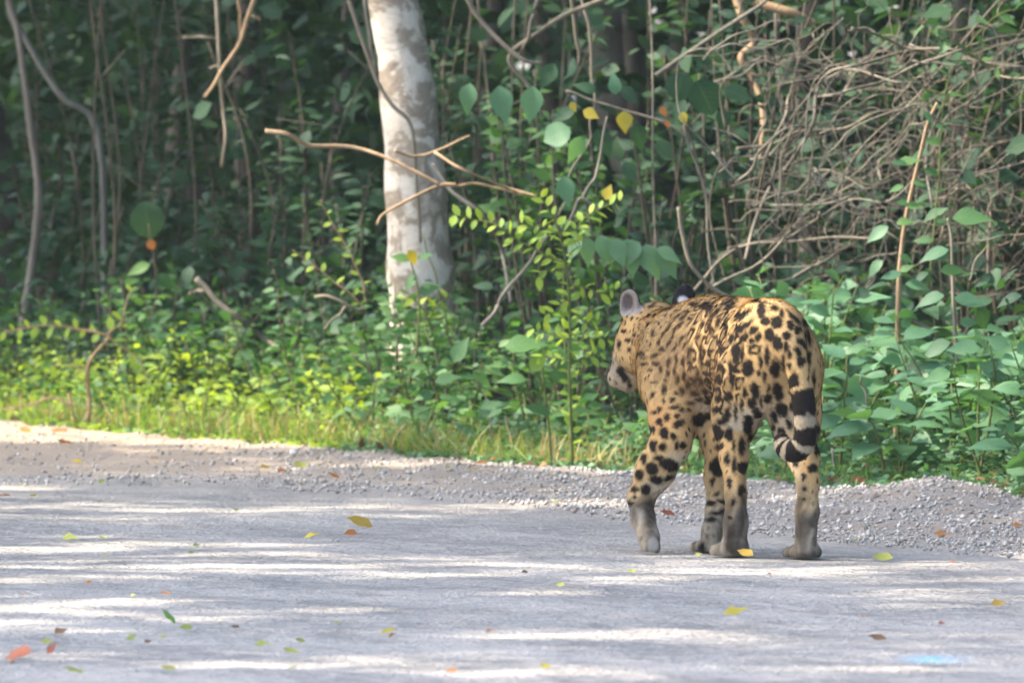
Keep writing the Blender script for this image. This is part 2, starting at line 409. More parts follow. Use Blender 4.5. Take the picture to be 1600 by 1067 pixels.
def cloud(P, D, N, L, tmpls, rng, wid=1.0):
    """joined leaves -> V,F,uv,var"""
    P, D, N = np.asarray(P), norm(np.asarray(D)), np.asarray(N)
    S = norm(np.cross(D, N)); N = np.cross(S, D); L = np.broadcast_to(L, (len(P),))
    ch = rng.integers(0, len(tmpls), len(P)); Vs, Fs, Us, vs, off = [], [], [], [], 0
    for t, (tv, tf, tu) in enumerate(tmpls):
        m = np.where(ch == t)[0]
        if not len(m): continue
        Vl = P[m][:, None] + L[m][:, None, None] * (S[m][:, None] * tv[None, :, :1] * wid + D[m][:, None] * tv[None, :, 1:2] + N[m][:, None] * tv[None, :, 2:])
        Vs.append(Vl.reshape(-1, 3)); Fs.append((tf[None] + len(tv) * np.arange(len(m))[:, None, None]).reshape(-1, 4) + off); off += len(tv) * len(m)
        Us.append(np.tile(tu, (len(m), 1))); vs.append(np.repeat(rng.random(len(m)), len(tv)))
    return np.vstack(Vs), np.vstack(Fs), np.vstack(Us), np.concatenate(vs)
LEAF_MESH = {}
def leaf_mesh(key, tm, mat, wid=1.0):
    k = (key, mat.name, wid)
    if k not in LEAF_MESH:
        V, F, u = tm; me = mesh_np('leaf', V * np.array([wid, 1, 1]), F, uv=u); me.materials.append(mat); LEAF_MESH[k] = me
    return LEAF_MESH[k]
def leaf_obj(parent, p, d, n, L, tset, tname, mat, rng, name='leaf', wid=1.0, under=None):
    """one leaf as an object (a part); p in world, parent at translation only"""
    i = int(rng.integers(0, len(tset)))
    o = bpy.data.objects.new(name, leaf_mesh(tname + str(i), tset[i], mat, wid)); COL.objects.link(o)
    d = Vector(d).normalized(); s = d.cross(Vector(n)).normalized(); n = s.cross(d)
    m = Matrix(((s.x, d.x, n.x), (s.y, d.y, n.y), (s.z, d.z, n.z))).to_4x4() @ Matrix.Diagonal((L, L, L, 1))
    loc = Vector(p) - (parent.location if parent else Vector((0, 0, 0)))
    o.parent = under or parent; o.matrix_basis = Matrix.Translation(loc) @ m
    return o
def stem_part(parent, P, r0, r1, mat, name='stem', sides=6):
    V, F = tube(P, np.linspace(r0, r1, len(P)), sides)
    return add(name, mesh_np(name, V - np.array(parent.location) if parent else V, F), parent, mat)

def frame_x(Y, m=0.0): return .0545 * Y + m

LANDMARKS = [(70, 'the brown stone'), (150, 'the bent sapling'), (235, 'the round leaf plant'), (350, 'the broken grey stick'), (490, 'the bare forked twig'), (550, 'the upright sprig'), (655, 'the pale trunk'), (730, 'the forked dead branch end'), (800, 'the slanting stick'), (870, 'the lime arching shrub'), (940, 'the drooping lobed leaf'), (990, 'the jaguar head'),
             (1045, 'the jaguar shoulder'), (1110, 'the jaguar belly'), (1170, 'the jaguar rump'), (1255, 'the jaguar tail'), (1330, 'the short pale stick'), (1405, 'the brown stemmed sapling'), (1450, 'the gravel mound'), (1490, 'the pale stemmed sapling'), (1560, 'the large yellow fallen leaf')]
def place_of(px): return min(LANDMARKS, key=lambda l: abs(l[0] - px))[1]
HEIGHTS = {}
def shrub(name, base, h, spread, nst, nleaf, L, tset, tname, lmat, smat, label, cat, group, rng, objects=True, lean=(0, 0), wid=1.0, up=.55, r0=.006, pair=False):
    root = empty(name, base); tag(root, label + ' ' + place_of(800 + FPX * base[0] / base[1]), cat, group)
    HEIGHTS[root.name] = h; B = np.array(base, float); LP, LD, LN, LL, SV = [], [], [], [], []
    for k in range(nst):
        a = rng.uniform(0, 6.283); hh = h * rng.uniform(.6, 1.0); sp = spread * rng.uniform(.3, 1.0)
        tip = B + np.array([math.cos(a) * sp + lean[0], math.sin(a) * sp + lean[1], hh])
        midp = B + (tip - B) * .5 + np.array([0, 0, .12 * h]) + rng.normal(0, .03 * h, 3)
        b0 = B + np.append(rng.normal(0, .02, 2), -.03)
        P = spline([b0, midp, tip], 9); SV.append(tube(P, np.linspace(r0, r0 * .3, 9), 5))
        m = max(2, nleaf // nst)
        for j in range(m):
            t = .22 + .78 * (j + rng.random()) / m; q = t * 8; i = min(int(q), 7); p = P[i] + (P[i + 1] - P[i]) * (q - i)
            td = norm(P[i + 1] - P[i]); az = j * 2.4 + rng.normal(0, .5)
            out = np.array([math.cos(az), math.sin(az), 0.0])
            d = norm(out * 1.0 + td * .35 + np.array([0, 0, rng.uniform(-.45, .25)]))
            n = norm(np.array([0, 0, 1.0]) * up + out * .25 + np.array([0, -.30, 0]) + rng.normal(0, .33, 3))
            if abs(n @ d) > .93: n = norm(n + np.array([.5, -.5, .6]))
            LP.append(p + d * .012); LD.append(d); LN.append(n); LL.append(L * rng.uniform(.55, 1.15) * (1.1 - .35 * t))
    V, F = join(SV); add('stem', mesh_np('stem', V - B, F), root, smat)
    if objects:
        for p, d, n, l in zip(LP, LD, LN, LL): leaf_obj(root, p, d, n, float(l), tset, tname, lmat, rng, wid=wid)
    else:
        V, F, u, v = cloud(LP, LD, LN, np.array(LL), tset, rng, wid)
        fo = add('foliage', mesh_np('foliage', V - B, F, uv=u, var=v), root, lmat); fo['kind'] = 'stuff'
    return root
def base_at(X, Y): return (float(X), float(Y), float(ground_z(X, Y)) if Y > veg_y(X) else float(verge_z(X, Y)))

# ---- light pools: places the sun reaches through gaps of the canopy  (pixel, depth or None for the road, radius)
POOLS = []
def pool(px, py, Y, r):
    p = ground(px, py) if Y is None else at(px, py, Y)
    POOLS.append((np.array(p), r * .5 - .05 if Y is None else r + .09))
for a in [(30, 700, None, .42), (140, 690, None, .28), (250, 715, None, .22), (20, 760, None, .25), (330, 640, 35.0, .75), (200, 620, 35.4, .8), (60, 640, 36.0, .7), (430, 660, 34.2, .5),
          (120, 530, 36.0, .22), (60, 510, 36.4, .2), (260, 560, 35.4, .25), (560, 690, 33.4, .16), (40, 860, None, .30), (90, 905, None, .34), (200, 940, None, .26), (40, 950, None, .22), (180, 850, None, .15),
          (330, 880, None, .17), (480, 885, None, .16), (640, 895, None, .13), (300, 965, None, .15), (520, 955, None, .10), (820, 925, None, .13), (960, 905, None, .12), (1120, 893, None, .14), (1290, 888, None, .12),
          (980, 992, None, .15), (1080, 990, None, .12), (420, 1038, None, .15), (560, 1032, None, .12), (860, 790, None, .17), (700, 738, None, .17), (560, 738, None, .16), (1420, 950, None, .09), (740, 1050, None, .07),
          (760, 360, 31.2, .16), (860, 400, 31.0, .16), (890, 520, 30.9, .17), (900, 600, 31.0, .14), (690, 285, 32.4, .05), (430, 210, 32.8, .06), (540, 400, 33.0, .12), (630, 430, 33.2, .10), (560, 530, 33.2, .12),
          (640, 490, 33.0, .12), (1190, 100, 35, .12), (370, 170, 38, .10), (345, 200, 36, .08), (640, 240, 32.6, .04), (1170, 20, 34, .12), (780, 690, 31.8, .14), (1215, 495, 25.0, .09), (960, 290, 32.5, .08), (1060, 310, 32, .06)]:
    pool(*a)
rp = np.random.default_rng(4)
for _ in range(44):                                    # broken light on the left of the road
    y_ = rp.uniform(770, 1000); pool(rp.uniform(-180, 430) * (1.15 - (y_ - 770) / 900), y_, None, rp.uniform(-.04, .08))
for _ in range(14): pool(rp.uniform(500, 1600), rp.uniform(860, 1050), None, rp.uniform(-.06, .03))
for _ in range(16): pool(rp.uniform(-60, 560), rp.uniform(430, 560), 35.6 + rp.uniform(0, .8), rp.uniform(.06, .2))
for _ in range(16): pool(rp.uniform(-60, 520), rp.uniform(540, 680), 35.0 + rp.uniform(-.4, .8), rp.uniform(.12, .3))
SUN = np.array(SUN_DIR)
def shaded_keep(P, rng, wild=.10):
    """leaves that would block a light pool are gaps in the crown"""
    keep = rng.random(len(P)) > .02
    for q, r in POOLS:
        d = P - q; t = d @ SUN; off = np.linalg.norm(d - t[:, None] * SUN, axis=1)
        keep &= ~((t > 1.2) & (off < (r + .17) * rng.uniform(.8, 1.1, len(P))))
    return keep
# ================================================================== the jaguar
def sd_cone(P, a, b, ra, rb):
    ba = b - a; l2 = ba @ ba
    t = np.clip(((P - a) @ ba) / l2, 0, 1)
    return np.linalg.norm(P - a - t[..., None] * ba, axis=-1) - (ra + (rb - ra) * t)
def sd_ell(P, c, ax, r):
    q = (P - c) @ np.asarray(ax).T
    k0 = np.linalg.norm(q / r, axis=-1); k1 = np.linalg.norm(q / (r * r), axis=-1)
    return k0 * (k0 - 1) / np.maximum(k1, 1e-6)
def surface_nets(Fd, lo, h):
    S = Fd < 0
    nx, ny, nz = Fd.shape
    cnt = np.zeros((nx - 1, ny - 1, nz - 1), np.int8); c8 = S[:-1, :-1, :-1]
    for i in (0, 1):
        for j in (0, 1):
            for k in (0, 1):
                cnt += S[i:nx - 1 + i, j:ny - 1 + j, k:nz - 1 + k]
    act = np.argwhere((cnt > 0) & (cnt < 8))
    idx = -np.ones(cnt.shape, np.int32); idx[tuple(act.T)] = np.arange(len(act))
    acc = np.zeros((len(act), 3)); num = np.zeros(len(act))
    for axis in range(3):
        o1, o2 = [a for a in range(3) if a != axis]
        for u in (0, 1):
            for v in (0, 1):
                p = act.copy(); p[:, o1] += u; p[:, o2] += v
                q = p.copy(); q[:, axis] += 1
                f0, f1 = Fd[tuple(p.T)], Fd[tuple(q.T)]
                m = (f0 < 0) != (f1 < 0)
                t = np.where(m, f0 / np.where(m, f0 - f1, 1), 0)
                e = p.astype(float); e[:, axis] += t
                acc[m] += e[m]; num[m] += 1
    V = lo + h * acc / num[:, None]
    faces = []
    for axis in range(3):
        o1, o2 = (axis + 1) % 3, (axis + 2) % 3
        s0 = [slice(None)] * 3; s1 = [slice(None)] * 3
        s0[axis] = slice(0, -1); s1[axis] = slice(1, None)
        ch = S[tuple(s0)] != S[tuple(s1)]
        e = np.argwhere(ch)
        e = e[(e[:, o1] > 0) & (e[:, o2] > 0) & (e[:, o1] < Fd.shape[o1] - 1) & (e[:, o2] < Fd.shape[o2] - 1)]
        inside = S[tuple(e.T)]
        def cell(a, b):
            c = e.copy(); c[:, o1] -= a; c[:, o2] -= b; return idx[tuple(c.T)]
        q = np.stack([cell(0, 0), cell(1, 0), cell(1, 1), cell(0, 1)], 1)
        q[~inside] = q[~inside][:, ::-1]
        faces.append(q)
    return V, np.vstack(faces)

JY = 25.0
def J(px, py, dy): return np.array(at(px, py, JY + dy))
class Field:
    def __init__(s, lo, hi, h):
        s.lo, s.h = np.array(lo, float), h
        s.n = np.ceil((np.array(hi) - s.lo) / h).astype(int) + 1
        s.F = np.full(s.n, 0.3, np.float32)
    def box(s, lo, hi):
        a = np.clip(np.floor((lo - s.lo) / s.h).astype(int), 0, s.n); b = np.clip(np.ceil((hi - s.lo) / s.h).astype(int) + 1, 0, s.n)
        g = np.stack(np.meshgrid(*[s.lo[i] + s.h * np.arange(a[i], b[i]) for i in range(3)], indexing='ij'), -1)
        return tuple(slice(a[i], b[i]) for i in range(3)), g
    def blend(s, sl, d, k):
        f = s.F[sl]; hh = np.clip(.5 + .5 * (f - d) / k, 0, 1)
        s.F[sl] = f * (1 - hh) + d * hh - k * hh * (1 - hh)
    def cone(s, a, b, ra, rb, k=.03):
        m = max(ra, rb) + .07
        sl, g = s.box(np.minimum(a, b) - m, np.maximum(a, b) + m); s.blend(sl, sd_cone(g, a, b, ra, rb), k)
    def chain(s, pts, k=.03):
        for (a, ra), (b, rb) in zip(pts[:-1], pts[1:]): s.cone(a, b, ra, rb, k)
    def ell(s, c, ax, r, k=.04, carve=False):
        r = np.array(r, float); m = r.max() + .07
        sl, g = s.box(c - m, c + m); d = sd_ell(g, c, ax, r)
        if carve:
            f = s.F[sl]; hh = np.clip(.5 - .5 * (f + d) / k, 0, 1)
            s.F[sl] = f * (1 - hh) - d * hh + k * hh * (1 - hh)
        else: s.blend(sl, d, k)
    def merge(s, o, k):
        hh = np.clip(.5 + .5 * (s.F - o.F) / k, 0, 1)
        s.F = s.F * (1 - hh) + o.F * hh - k * hh * (1 - hh)

def frame(fwd, up=(0, 0, 1)):
    f = norm(np.array(fwd, float)); r = norm(np.cross(f, up)); u = np.cross(r, f)
    return np.array([r, f, u])                      # rows: right, forward, up

H = 0.0042
LO, HI = J(940, 900, -.45), J(1305, 420, 1.02)
LO[2] = -0.02; HI[2] = .80; LO[0] -= .03; HI[0] += .03
LO[1], HI[1] = JY - .42, JY + 1.0
body = Field(LO, HI, H)
BF = norm(J(1085, 560, .42) - J(1206, 545, 0)); BF[2] = 0; BF = norm(BF)     # body heading
BX = frame(BF)
# trunk
body.ell(J(1207, 548, .01), BX, (.097, .150, .120), .05)        # rump
body.ell(J(1200, 516, -.01), BX, (.066, .120, .076), .05)       # croup
body.ell(J(1160, 508, .20), BX, (.070, .22, .064), .06)         # loin
body.ell(J(1135, 506, .32), BX, (.065, .16, .062), .06)         # back
body.ell(J(1163, 560, .20), BX, (.112, .20, .122), .06)         # belly
body.ell(J(1096, 564, .42), BX, (.128, .20, .150), .06)         # chest
body.ell(J(1040, 596, .46), BX, (.055, .11, .105), .05)         # left shoulder
body.ell(J(1120, 590, .50), BX, (.055, .11, .105), .05)         # right shoulder
body.ell(J(1112, 502, .44), BX, (.06, .12, .06), .05)           # withers
body.cone(J(1068, 545, .52), J(1030, 534, .70), .116, .088, .045)
body.cone(J(1052, 590, .52), J(1022, 560, .70), .082, .060, .04)  # throat
# head, low and turned to the left
HC = J(1014, 524, .75)
HF = norm(np.array([-.50, .42, -.62])); HX = frame(HF)
body.ell(HC, HX, (.083, .105, .080), .03)
body.ell(HC + HX[1] * .075 - HX[2] * .012, HX, (.062, .075, .056), .03)
body.ell(HC + HX[1] * .128 - HX[2] * .022, HX, (.046, .05, .040), .025)   # muzzle
body.ell(HC + HX[1] * .112 - HX[2] * .052, HX, (.036, .052, .024), .02)   # chin
for sx in (-1, 1):
    body.ell(HC + HX[0] * sx * .058 + HX[1] * .030 - HX[2] * .030, HX, (.040, .055, .045), .025)  # cheeks
    body.ell(HC + HX[1] * .150 + HX[0] * sx * .022 - HX[2] * .020, HX, (.025, .028, .026), .012)  # whisker pads
NOSE = HC + HX[1] * .172 + HX[2] * .006
body.ell(NOSE, HX, (.020, .014, .014), .012)
# ears: cupped shells
EARL, EARR = J(984, 474, .725), J(1069, 466, .80)
def ear(c, face, up, r):
    ax = frame(face, up)
    body.ell(c, ax, (r, .016, r * 1.28), .010)
    body.ell(c - ax[2] * r * .8 - ax[1] * .002, ax, (r * .8, .022, r * .7), .02)
    body.ell(c + ax[1] * .020, ax, (r * .80, .022, r * 1.05), .006, carve=True)
    return ax
EAXL = ear(EARL, (-.50, -.80, .05), (-.10, .05, 1), .031)
EAXR = ear(EARR, (.10, .95, .05), (.25, .1, 1), .030)

# hind legs
rh = Field(LO, HI, H)
rh.ell(J(1238, 588, .00), BX, (.062, .115, .120), .04)
rh.chain([(J(1240, 575, .02), .078), (J(1242, 645, .07), .062), (J(1244, 682, .10), .050)], .04)
rh.chain([(J(1244, 668, .09), .052), (J(1256, 715, -.01), .037), (J(1262, 752, -.095), .028)], .03)
rh.chain([(J(1263, 750, -.10), .027), (J(1261, 800, -.085), .029), (J(1259, 842, -.06), .030)], .02)
PAW = J(1258, 862, -.03)
rh.ell(PAW, BX, (.040, .060, .026), .02)
for t in (-.026, -.009, .009, .026):
    rh.ell(PAW + BX[0] * t + BX[1] * .05 - BX[2] * .006, BX, (.0125, .024, .019), .004)
lh = Field(LO, HI, H)
lh.ell(J(1172, 580, .04), BX, (.060, .115, .125), .04)
lh.chain([(J(1168, 580, .06), .080), (J(1152, 640, .13), .062), (J(1146, 672, .17), .050)], .04)
lh.chain([(J(1148, 660, .16), .046), (J(1147, 715, .09), .033), (J(1149, 768, .01), .027)], .03)
lh.chain([(J(1150, 770, .005), .027), (J(1150, 815, .02), .030), (J(1148, 845, .035), .033)], .02)
PAW2 = J(1144, 858, .06)
lh.ell(PAW2, BX, (.040, .062, .026), .02)
for t in (-.026, -.009, .009, .026):
    lh.ell(PAW2 + BX[0] * t + BX[1] * .05 - BX[2] * .006, BX, (.0125, .024, .019), .004)
# front legs
lf = Field(LO, HI, H)
lf.chain([(J(1044, 610, .42), .070), (J(1052, 660, .34), .056), (J(1050, 692, .27), .046)], .04)
lf.chain([(J(1048, 690, .27), .052), (J(1024, 734, .29), .049), (J(1002, 776, .31), .035)], .03)
lf.chain([(J(1001, 778, .31), .034), (J(1005, 812, .27), .030), (J(1013, 836, .235), .026)], .02)
FX = frame(norm(J(1016, 858, .21) - J(1003, 790, .29)), BF)
PAW3 = J(1014, 839, .228)
lf.ell(PAW3, FX, (.031, .040, .020), .015)
for t in (-.018, -.006, .007, .019):
    lf.ell(PAW3 + FX[0] * t + FX[1] * .026 + FX[2] * .002, FX, (.010, .020, .016), .003)
rf = Field(LO, HI, H)
rf.chain([(J(1124, 600, .46), .066), (J(1124, 650, .38), .054), (J(1122, 690, .33), .044)], .04)
rf.chain([(J(1124, 688, .33), .041), (J(1121, 745, .32), .031), (J(1119, 800, .31), .025)], .03)
rf.chain([(J(1118, 800, .31), .027), (J(1113, 830, .29), .026), (J(1110, 848, .29), .026)], .02)
PAW4 = J(1109, 853, .32)
rf.ell(PAW4, BX, (.036, .055, .022), .015)
for t in (-.024, -.008, .008, .024):
    rf.ell(PAW4 + BX[0] * t + BX[1] * .044 - BX[2] * .006, BX, (.0115, .022, .017), .004)
for leg, k in ((rh, .035), (lh, .035), (lf, .035), (rf, .035)): body.merge(leg, k)
# tail
TAIL = [J(1222, 512, -.09), J(1236, 545, -.150), J(1249, 590, -.185), J(1257, 640, -.195), J(1258, 684, -.185), J(1245, 704, -.168), J(1227, 700, -.150), J(1221, 688, -.14)]
TP = spline(TAIL, 22); TR = np.interp(np.linspace(0, 1, 22), [0, .2, .8, 1], [.034, .030, .027, .020])
for i in range(21): body.cone(TP[i], TP[i + 1], TR[i], TR[i + 1], .03 if i < 4 else .007)
# stand on the road: nothing below it
body.F = np.maximum(body.F, -(np.float32(1) * (LO[2] + H * np.arange(body.n[2], dtype=np.float32)))[None, None, :] + .0045)
JV, JF = surface_nets(body.F, body.lo, H)
del rh, lh, lf, rf
def smooth(V, F, it, lam=.5):
    a = np.concatenate([F, np.roll(F, -1, 1)]).ravel() ; 
    e = np.stack([F, np.roll(F, -1, 1)], -1).reshape(-1, 2); e = np.vstack([e, e[:, ::-1]])
    deg = np.bincount(e[:, 0], minlength=len(V))[:, None]
    for _ in range(it):
        s = np.stack([np.bincount(e[:, 0], V[e[:, 1], c], len(V)) for c in range(3)], 1) / deg
        V = V + lam * (s - V)
    return V
JV = smooth(JV, JF, 3)
def normals(V, F):
    fn = np.cross(V[F[:, 2]] - V[F[:, 0]], V[F[:, 3]] - V[F[:, 1]])
    n = np.zeros_like(V)
    for c in range(4):
        for q in range(3): n[:, q] += np.bincount(F[:, c], fn[:, q], len(V))
    return norm(n)
JN = normals(JV, JF)

# ---- the coat: base colour, then every spot and the painted leg shading
def vnoise(P, s, seed=0):                            # cheap smooth noise, about -1..1
    r = np.random.default_rng(seed); out = np.zeros(len(P))
    for k in range(5):
        d = norm(r.normal(size=3)) * s * (1 + .5 * k); out += np.sin(P @ d + r.uniform(0, 6.28)) / (1 + .4 * k)
    return out / 2.2
jpx, jpy = to_px(JV)
gold = np.array([.47, .31, .14]); pale = np.array([.50, .40, .27]); grey = np.array([.165, .145, .12]); cream = np.array([.60, .54, .44])
n1 = vnoise(JV, 18, 1)[:, None]
coat = gold * (1 + .12 * n1) + np.array([.03, .015, 0]) * vnoise(JV, 45, 2)[:, None]
def sstep(x, a, b): 
    t = np.clip((x - a) / (b - a), 0, 1); return (t * t * (3 - 2 * t))[:, None]
def lerp(c, f): 
    global coat
    coat = coat * (1 - f) + np.asarray(c) * f
side = np.abs((JV - J(1150, 600, .2)) @ BX[0])
under = sstep(-JN[:, 2], .15, .75) * sstep(.46 - JV[:, 2], 0, .1)
lerp(cream, under * .8)
inner = sstep(JN @ BX[0] * np.where((JV - J(1150, 600, .2)) @ BX[0] < 0, 1, -1), .35, .85) * sstep(.42 - JV[:, 2], 0, .12)
lerp(pale, inner * .7)
lerp(pale * .8, sstep(.24 - JV[:, 2], 0, .1) * .45)
lerp(grey, sstep(.155 + .02 * vnoise(JV, 30, 4) - JV[:, 2], 0, .05) * .85)
lerp(np.array([.36, .32, .27]), sstep(vnoise(JV * np.array([1, 1, .45]), 90, 5), .0, .9) * sstep(.15 - JV[:, 2], 0, .05) * .5)
lowz = (.17 - JV[:, 2] > 0)[:, None]; coat = np.where(lowz, coat * (1 + .32 * vnoise(JV * np.array([1, 1, .3]), 230, 6)[:, None] + .18 * vnoise(JV, 110, 16)[:, None]), coat)
low2 = sstep(.19 - JV[:, 2], 0, .03)
lerp(np.array([.055, .047, .042]), sstep(vnoise(JV * np.array([1, 1, .7]), 58, 61), .15, .6) * low2 * .6)
lerp(np.array([.36, .32, .26]), sstep(vnoise(JV * np.array([1, 1, .5]), 66, 62), .35, .9) * low2 * .55)
hd = np.linalg.norm((JV - HC - HX[1] * .12) / np.array([1, 1, 1]), axis=1)
lerp(np.array([.46, .36, .24]), sstep(.125 - hd, 0, .05) * .7)
lerp(np.array([.27, .24, .205]), sstep(.080 - hd, 0, .04) * .9)
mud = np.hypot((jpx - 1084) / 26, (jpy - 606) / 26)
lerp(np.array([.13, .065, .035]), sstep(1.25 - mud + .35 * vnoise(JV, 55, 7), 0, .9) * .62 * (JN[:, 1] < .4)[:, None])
nk = np.hypot((jpx - 1050) / 34, (jpy - 560) / 40)
lerp(np.array([.33, .20, .12]), sstep(1.2 - nk + .3 * vnoise(JV, 60, 8), 0, .9) * .40 * (JN[:, 1] < .4)[:, None])
lerp(np.array([.40, .19, .06]), sstep(1.2 - np.hypot((jpx - 1030) / 30, (jpy - 655) / 36), 0, .9) * .5 * (JN[:, 1] < .4)[:, None])

# rosette ground on flank, shoulder and neck: golden net around browner cells
def cells(spacing, seed, amp, wgt):
    global coat
    r = np.random.default_rng(seed); ids = np.arange(len(JV)); r.shuffle(ids)
    W = JV.copy(); W += .006 * np.stack([vnoise(JV, 70, seed + q) for q in range(3)], 1)
    ax = norm(np.array([BF[0], BF[1], -.9])); W = W - ax * (W @ ax)[:, None] * .38
    ck = KDTree(900); sel = []; cellmap = {}
    for i in ids:
        if len(sel) >= 900: break
        key = tuple(np.floor(W[i] / spacing).astype(int))
        if all(np.sum((W[i] - W[j]) ** 2) > spacing ** 2 for a in (-1, 0, 1) for b in (-1, 0, 1) for c in (-1, 0, 1) for j in cellmap.get((key[0] + a, key[1] + b, key[2] + c), ())):
            cellmap.setdefault(key, []).append(i); sel.append(i)
    S = W[sel]; d1 = np.full(len(W), 9.0); d2 = d1.copy()
    for s in S:
        d = np.sqrt(((W - s) ** 2).sum(1)); m = d < d1
        d2 = np.where(m, d1, np.minimum(d2, d)); d1 = np.where(m, d, d1)
    e = d2 - d1; inn = np.clip((e - .16 * spacing) / (.14 * spacing), 0, 1); rim = inn * np.clip(1 - (e - .5 * spacing) / (.25 * spacing), 0, 1)
    coat = coat * (1 - (amp * inn * wgt)[:, None]) + np.array([.12, .075, .038]) * (amp * inn * wgt)[:, None]
    return rim * wgt
from mathutils.kdtree import KDTree
reg = (1 - np.clip((np.hypot((jpx - 1120) / 50, (jpy - 548) / 100) - .8) / .35, 0, 1)) * (JV[:, 2] > .3)
rim1 = cells(.034, 101, .50, reg)
reg2 = (1 - np.clip((np.hypot((jpx - 1035) / 45, (jpy - 540) / 85) - .8) / .35, 0, 1)) * (JV[:, 2] > .3)
rim2 = cells(.015, 102, .40, reg2)
def zone(ox, oy, sc, rows): return [(ox + r[0] / sc, oy + r[1] / sc, r[2] / sc, r[3] / sc, r[4] if len(r) > 4 else 0) for r in rows]
SPOTS = zone(1120, 560, 5.928, [
 (290,90,90,140),(130,100,50,140),(20,200,45,80),(110,350,70,70),(385,135,40,50),(440,165,35,100),(535,95,80,140),(565,300,85,150,15),(475,370,70,80),
 (480,280,35,70),(600,470,95,120,30),(530,535,55,110,15),(700,430,45,90,-20),(670,70,45,60),(780,30,60,70),(710,230,85,170),(850,160,15,110),(900,200,30,150),
 (260,310,45,100),(350,300,70,140,10),(330,400,80,75,-40),(230,430,30,110),(290,600,80,150),(375,510,75,110,25),(90,530,60,100,-20),(170,500,35,110),
 (110,700,70,110),(235,820,55,140),(150,800,25,70),(30,810,60,50),(100,920,40,100),(20,990,60,140),(165,980,40,130),(240,1010,90,90),(310,730,40,90),
 (665,600,50,90,20),(595,665,60,60),(615,750,130,55,30),(945,670,45,120,15),(890,1010,80,60),(520,640,30,80),(410,400,30,100)])
SPOTS += zone(1080, 440, 4.446, [
 (440,135,210,22,-8),(490,200,50,100),(515,275,55,55),(590,285,75,70),(575,185,60,30),(625,225,30,60),(545,370,65,75),(598,425,65,95,15),(360,230,40,110,-50),
 (365,315,35,150,-50),(430,340,40,60,-40),(365,390,35,80,-40),(465,385,35,60,-20),(420,410,40,40),(440,450,80,22),(412,472,22,50),(468,478,24,50),(440,495,70,18),
 (310,490,55,100),(350,510,20,110),(480,560,25,90),(525,515,35,120),(640,560,25,120),(660,450,35,80),(690,300,50,60,20),(740,335,45,50),(665,375,55,45),
 (720,255,130,30,-45),(775,430,40,90,40),(740,485,40,70,20),(765,550,55,55),(815,530,35,90),(815,385,35,110,15),(680,505,30,50),(790,290,25,60,20)])
SPOTS += zone(1000, 440, 4.444, [
 (370,157,60,35),(460,175,90,55),(600,145,110,30,25),(625,170,28,110,-50),(520,220,35,110,-40),(330,210,55,25,10),(220,150,55,25,20),(345,255,30,20),(110,125,30,20),
 (60,235,30,25),(55,295,25,25),(125,295,15,20),(480,320,36,80,15),(430,300,25,60,-20),(455,385,25,25),(400,385,20,50,-30),(515,385,30,30),(550,420,40,40),(490,480,50,25),
 (565,475,50,60,-20),(540,285,28,80,-20),(595,330,24,130),(425,510,25,150),(380,540,20,30),(505,545,55,18,-10),(475,570,18,45),(562,590,32,65,20),(510,602,50,14),
 (470,640,55,30),(540,680,45,60),(480,690,35,40),(525,750,50,28),(450,765,45,35),(615,795,55,60),(545,810,45,50),(530,890,55,45),(480,835,60,35),(665,500,50,130),
 (635,600,35,80),(640,680,30,120),(690,330,45,50),(680,230,50,40),(635,400,30,60,-20),(305,660,25,70),(90,695,35,15),(165,750,28,60),(175,685,20,20),(85,790,45,20,40),
 (225,820,35,30),(165,830,20,40),(230,875,50,22,15),(130,890,25,40),(95,905,30,30),(190,940,40,50),(260,930,30,25),(125,970,30,35),(150,990,20,30),(270,985,65,45,35),
 (75,1030,60,50),(165,1045,55,40),(410,960,80,80),(600,930,45,100,-20),(520,1030,80,60),(470,935,45,45),(660,910,25,90),(335,890,30,25),(290,885,25,35),(560,970,60,40)])
FINE = zone(1000, 440, 4.444, [
 (280,295,15,45,-40),(245,330,12,50,-40),(340,350,12,60,-35),(225,380,12,50,-30),(150,470,30,20),(105,510,40,20,15),(340,490,20,70,-15),(290,400,14,50,-30),(190,330,12,40,-40),
 (260,240,40,14,30),(160,200,40,16,40),(75,170,40,18,30),(200,190,40,14,30),(150,140,30,16,20),(150,100,40,14,15),(240,450,12,44,-25),(200,430,12,40,-25),(310,440,14,44,-20),
 (130,420,14,36,-20),(90,360,16,30,-15),(160,370,14,36,-30),(210,290,12,40,-45),(300,245,12,50,-50),(110,570,30,14),(70,610,24,12),(140,610,16,30),(200,560,16,40,-10),(250,540,16,50,-10),
 (300,560,14,50),(240,620,16,40),(190,640,14,30),(350,580,14,60),(260,680,20,40),(400,640,20,40),(380,690,24,40),(330,720,26,46),(290,760,28,36),(370,780,36,26),(250,770,24,20),(420,690,24,50),(410,820,40,22),(350,840,40,20)])
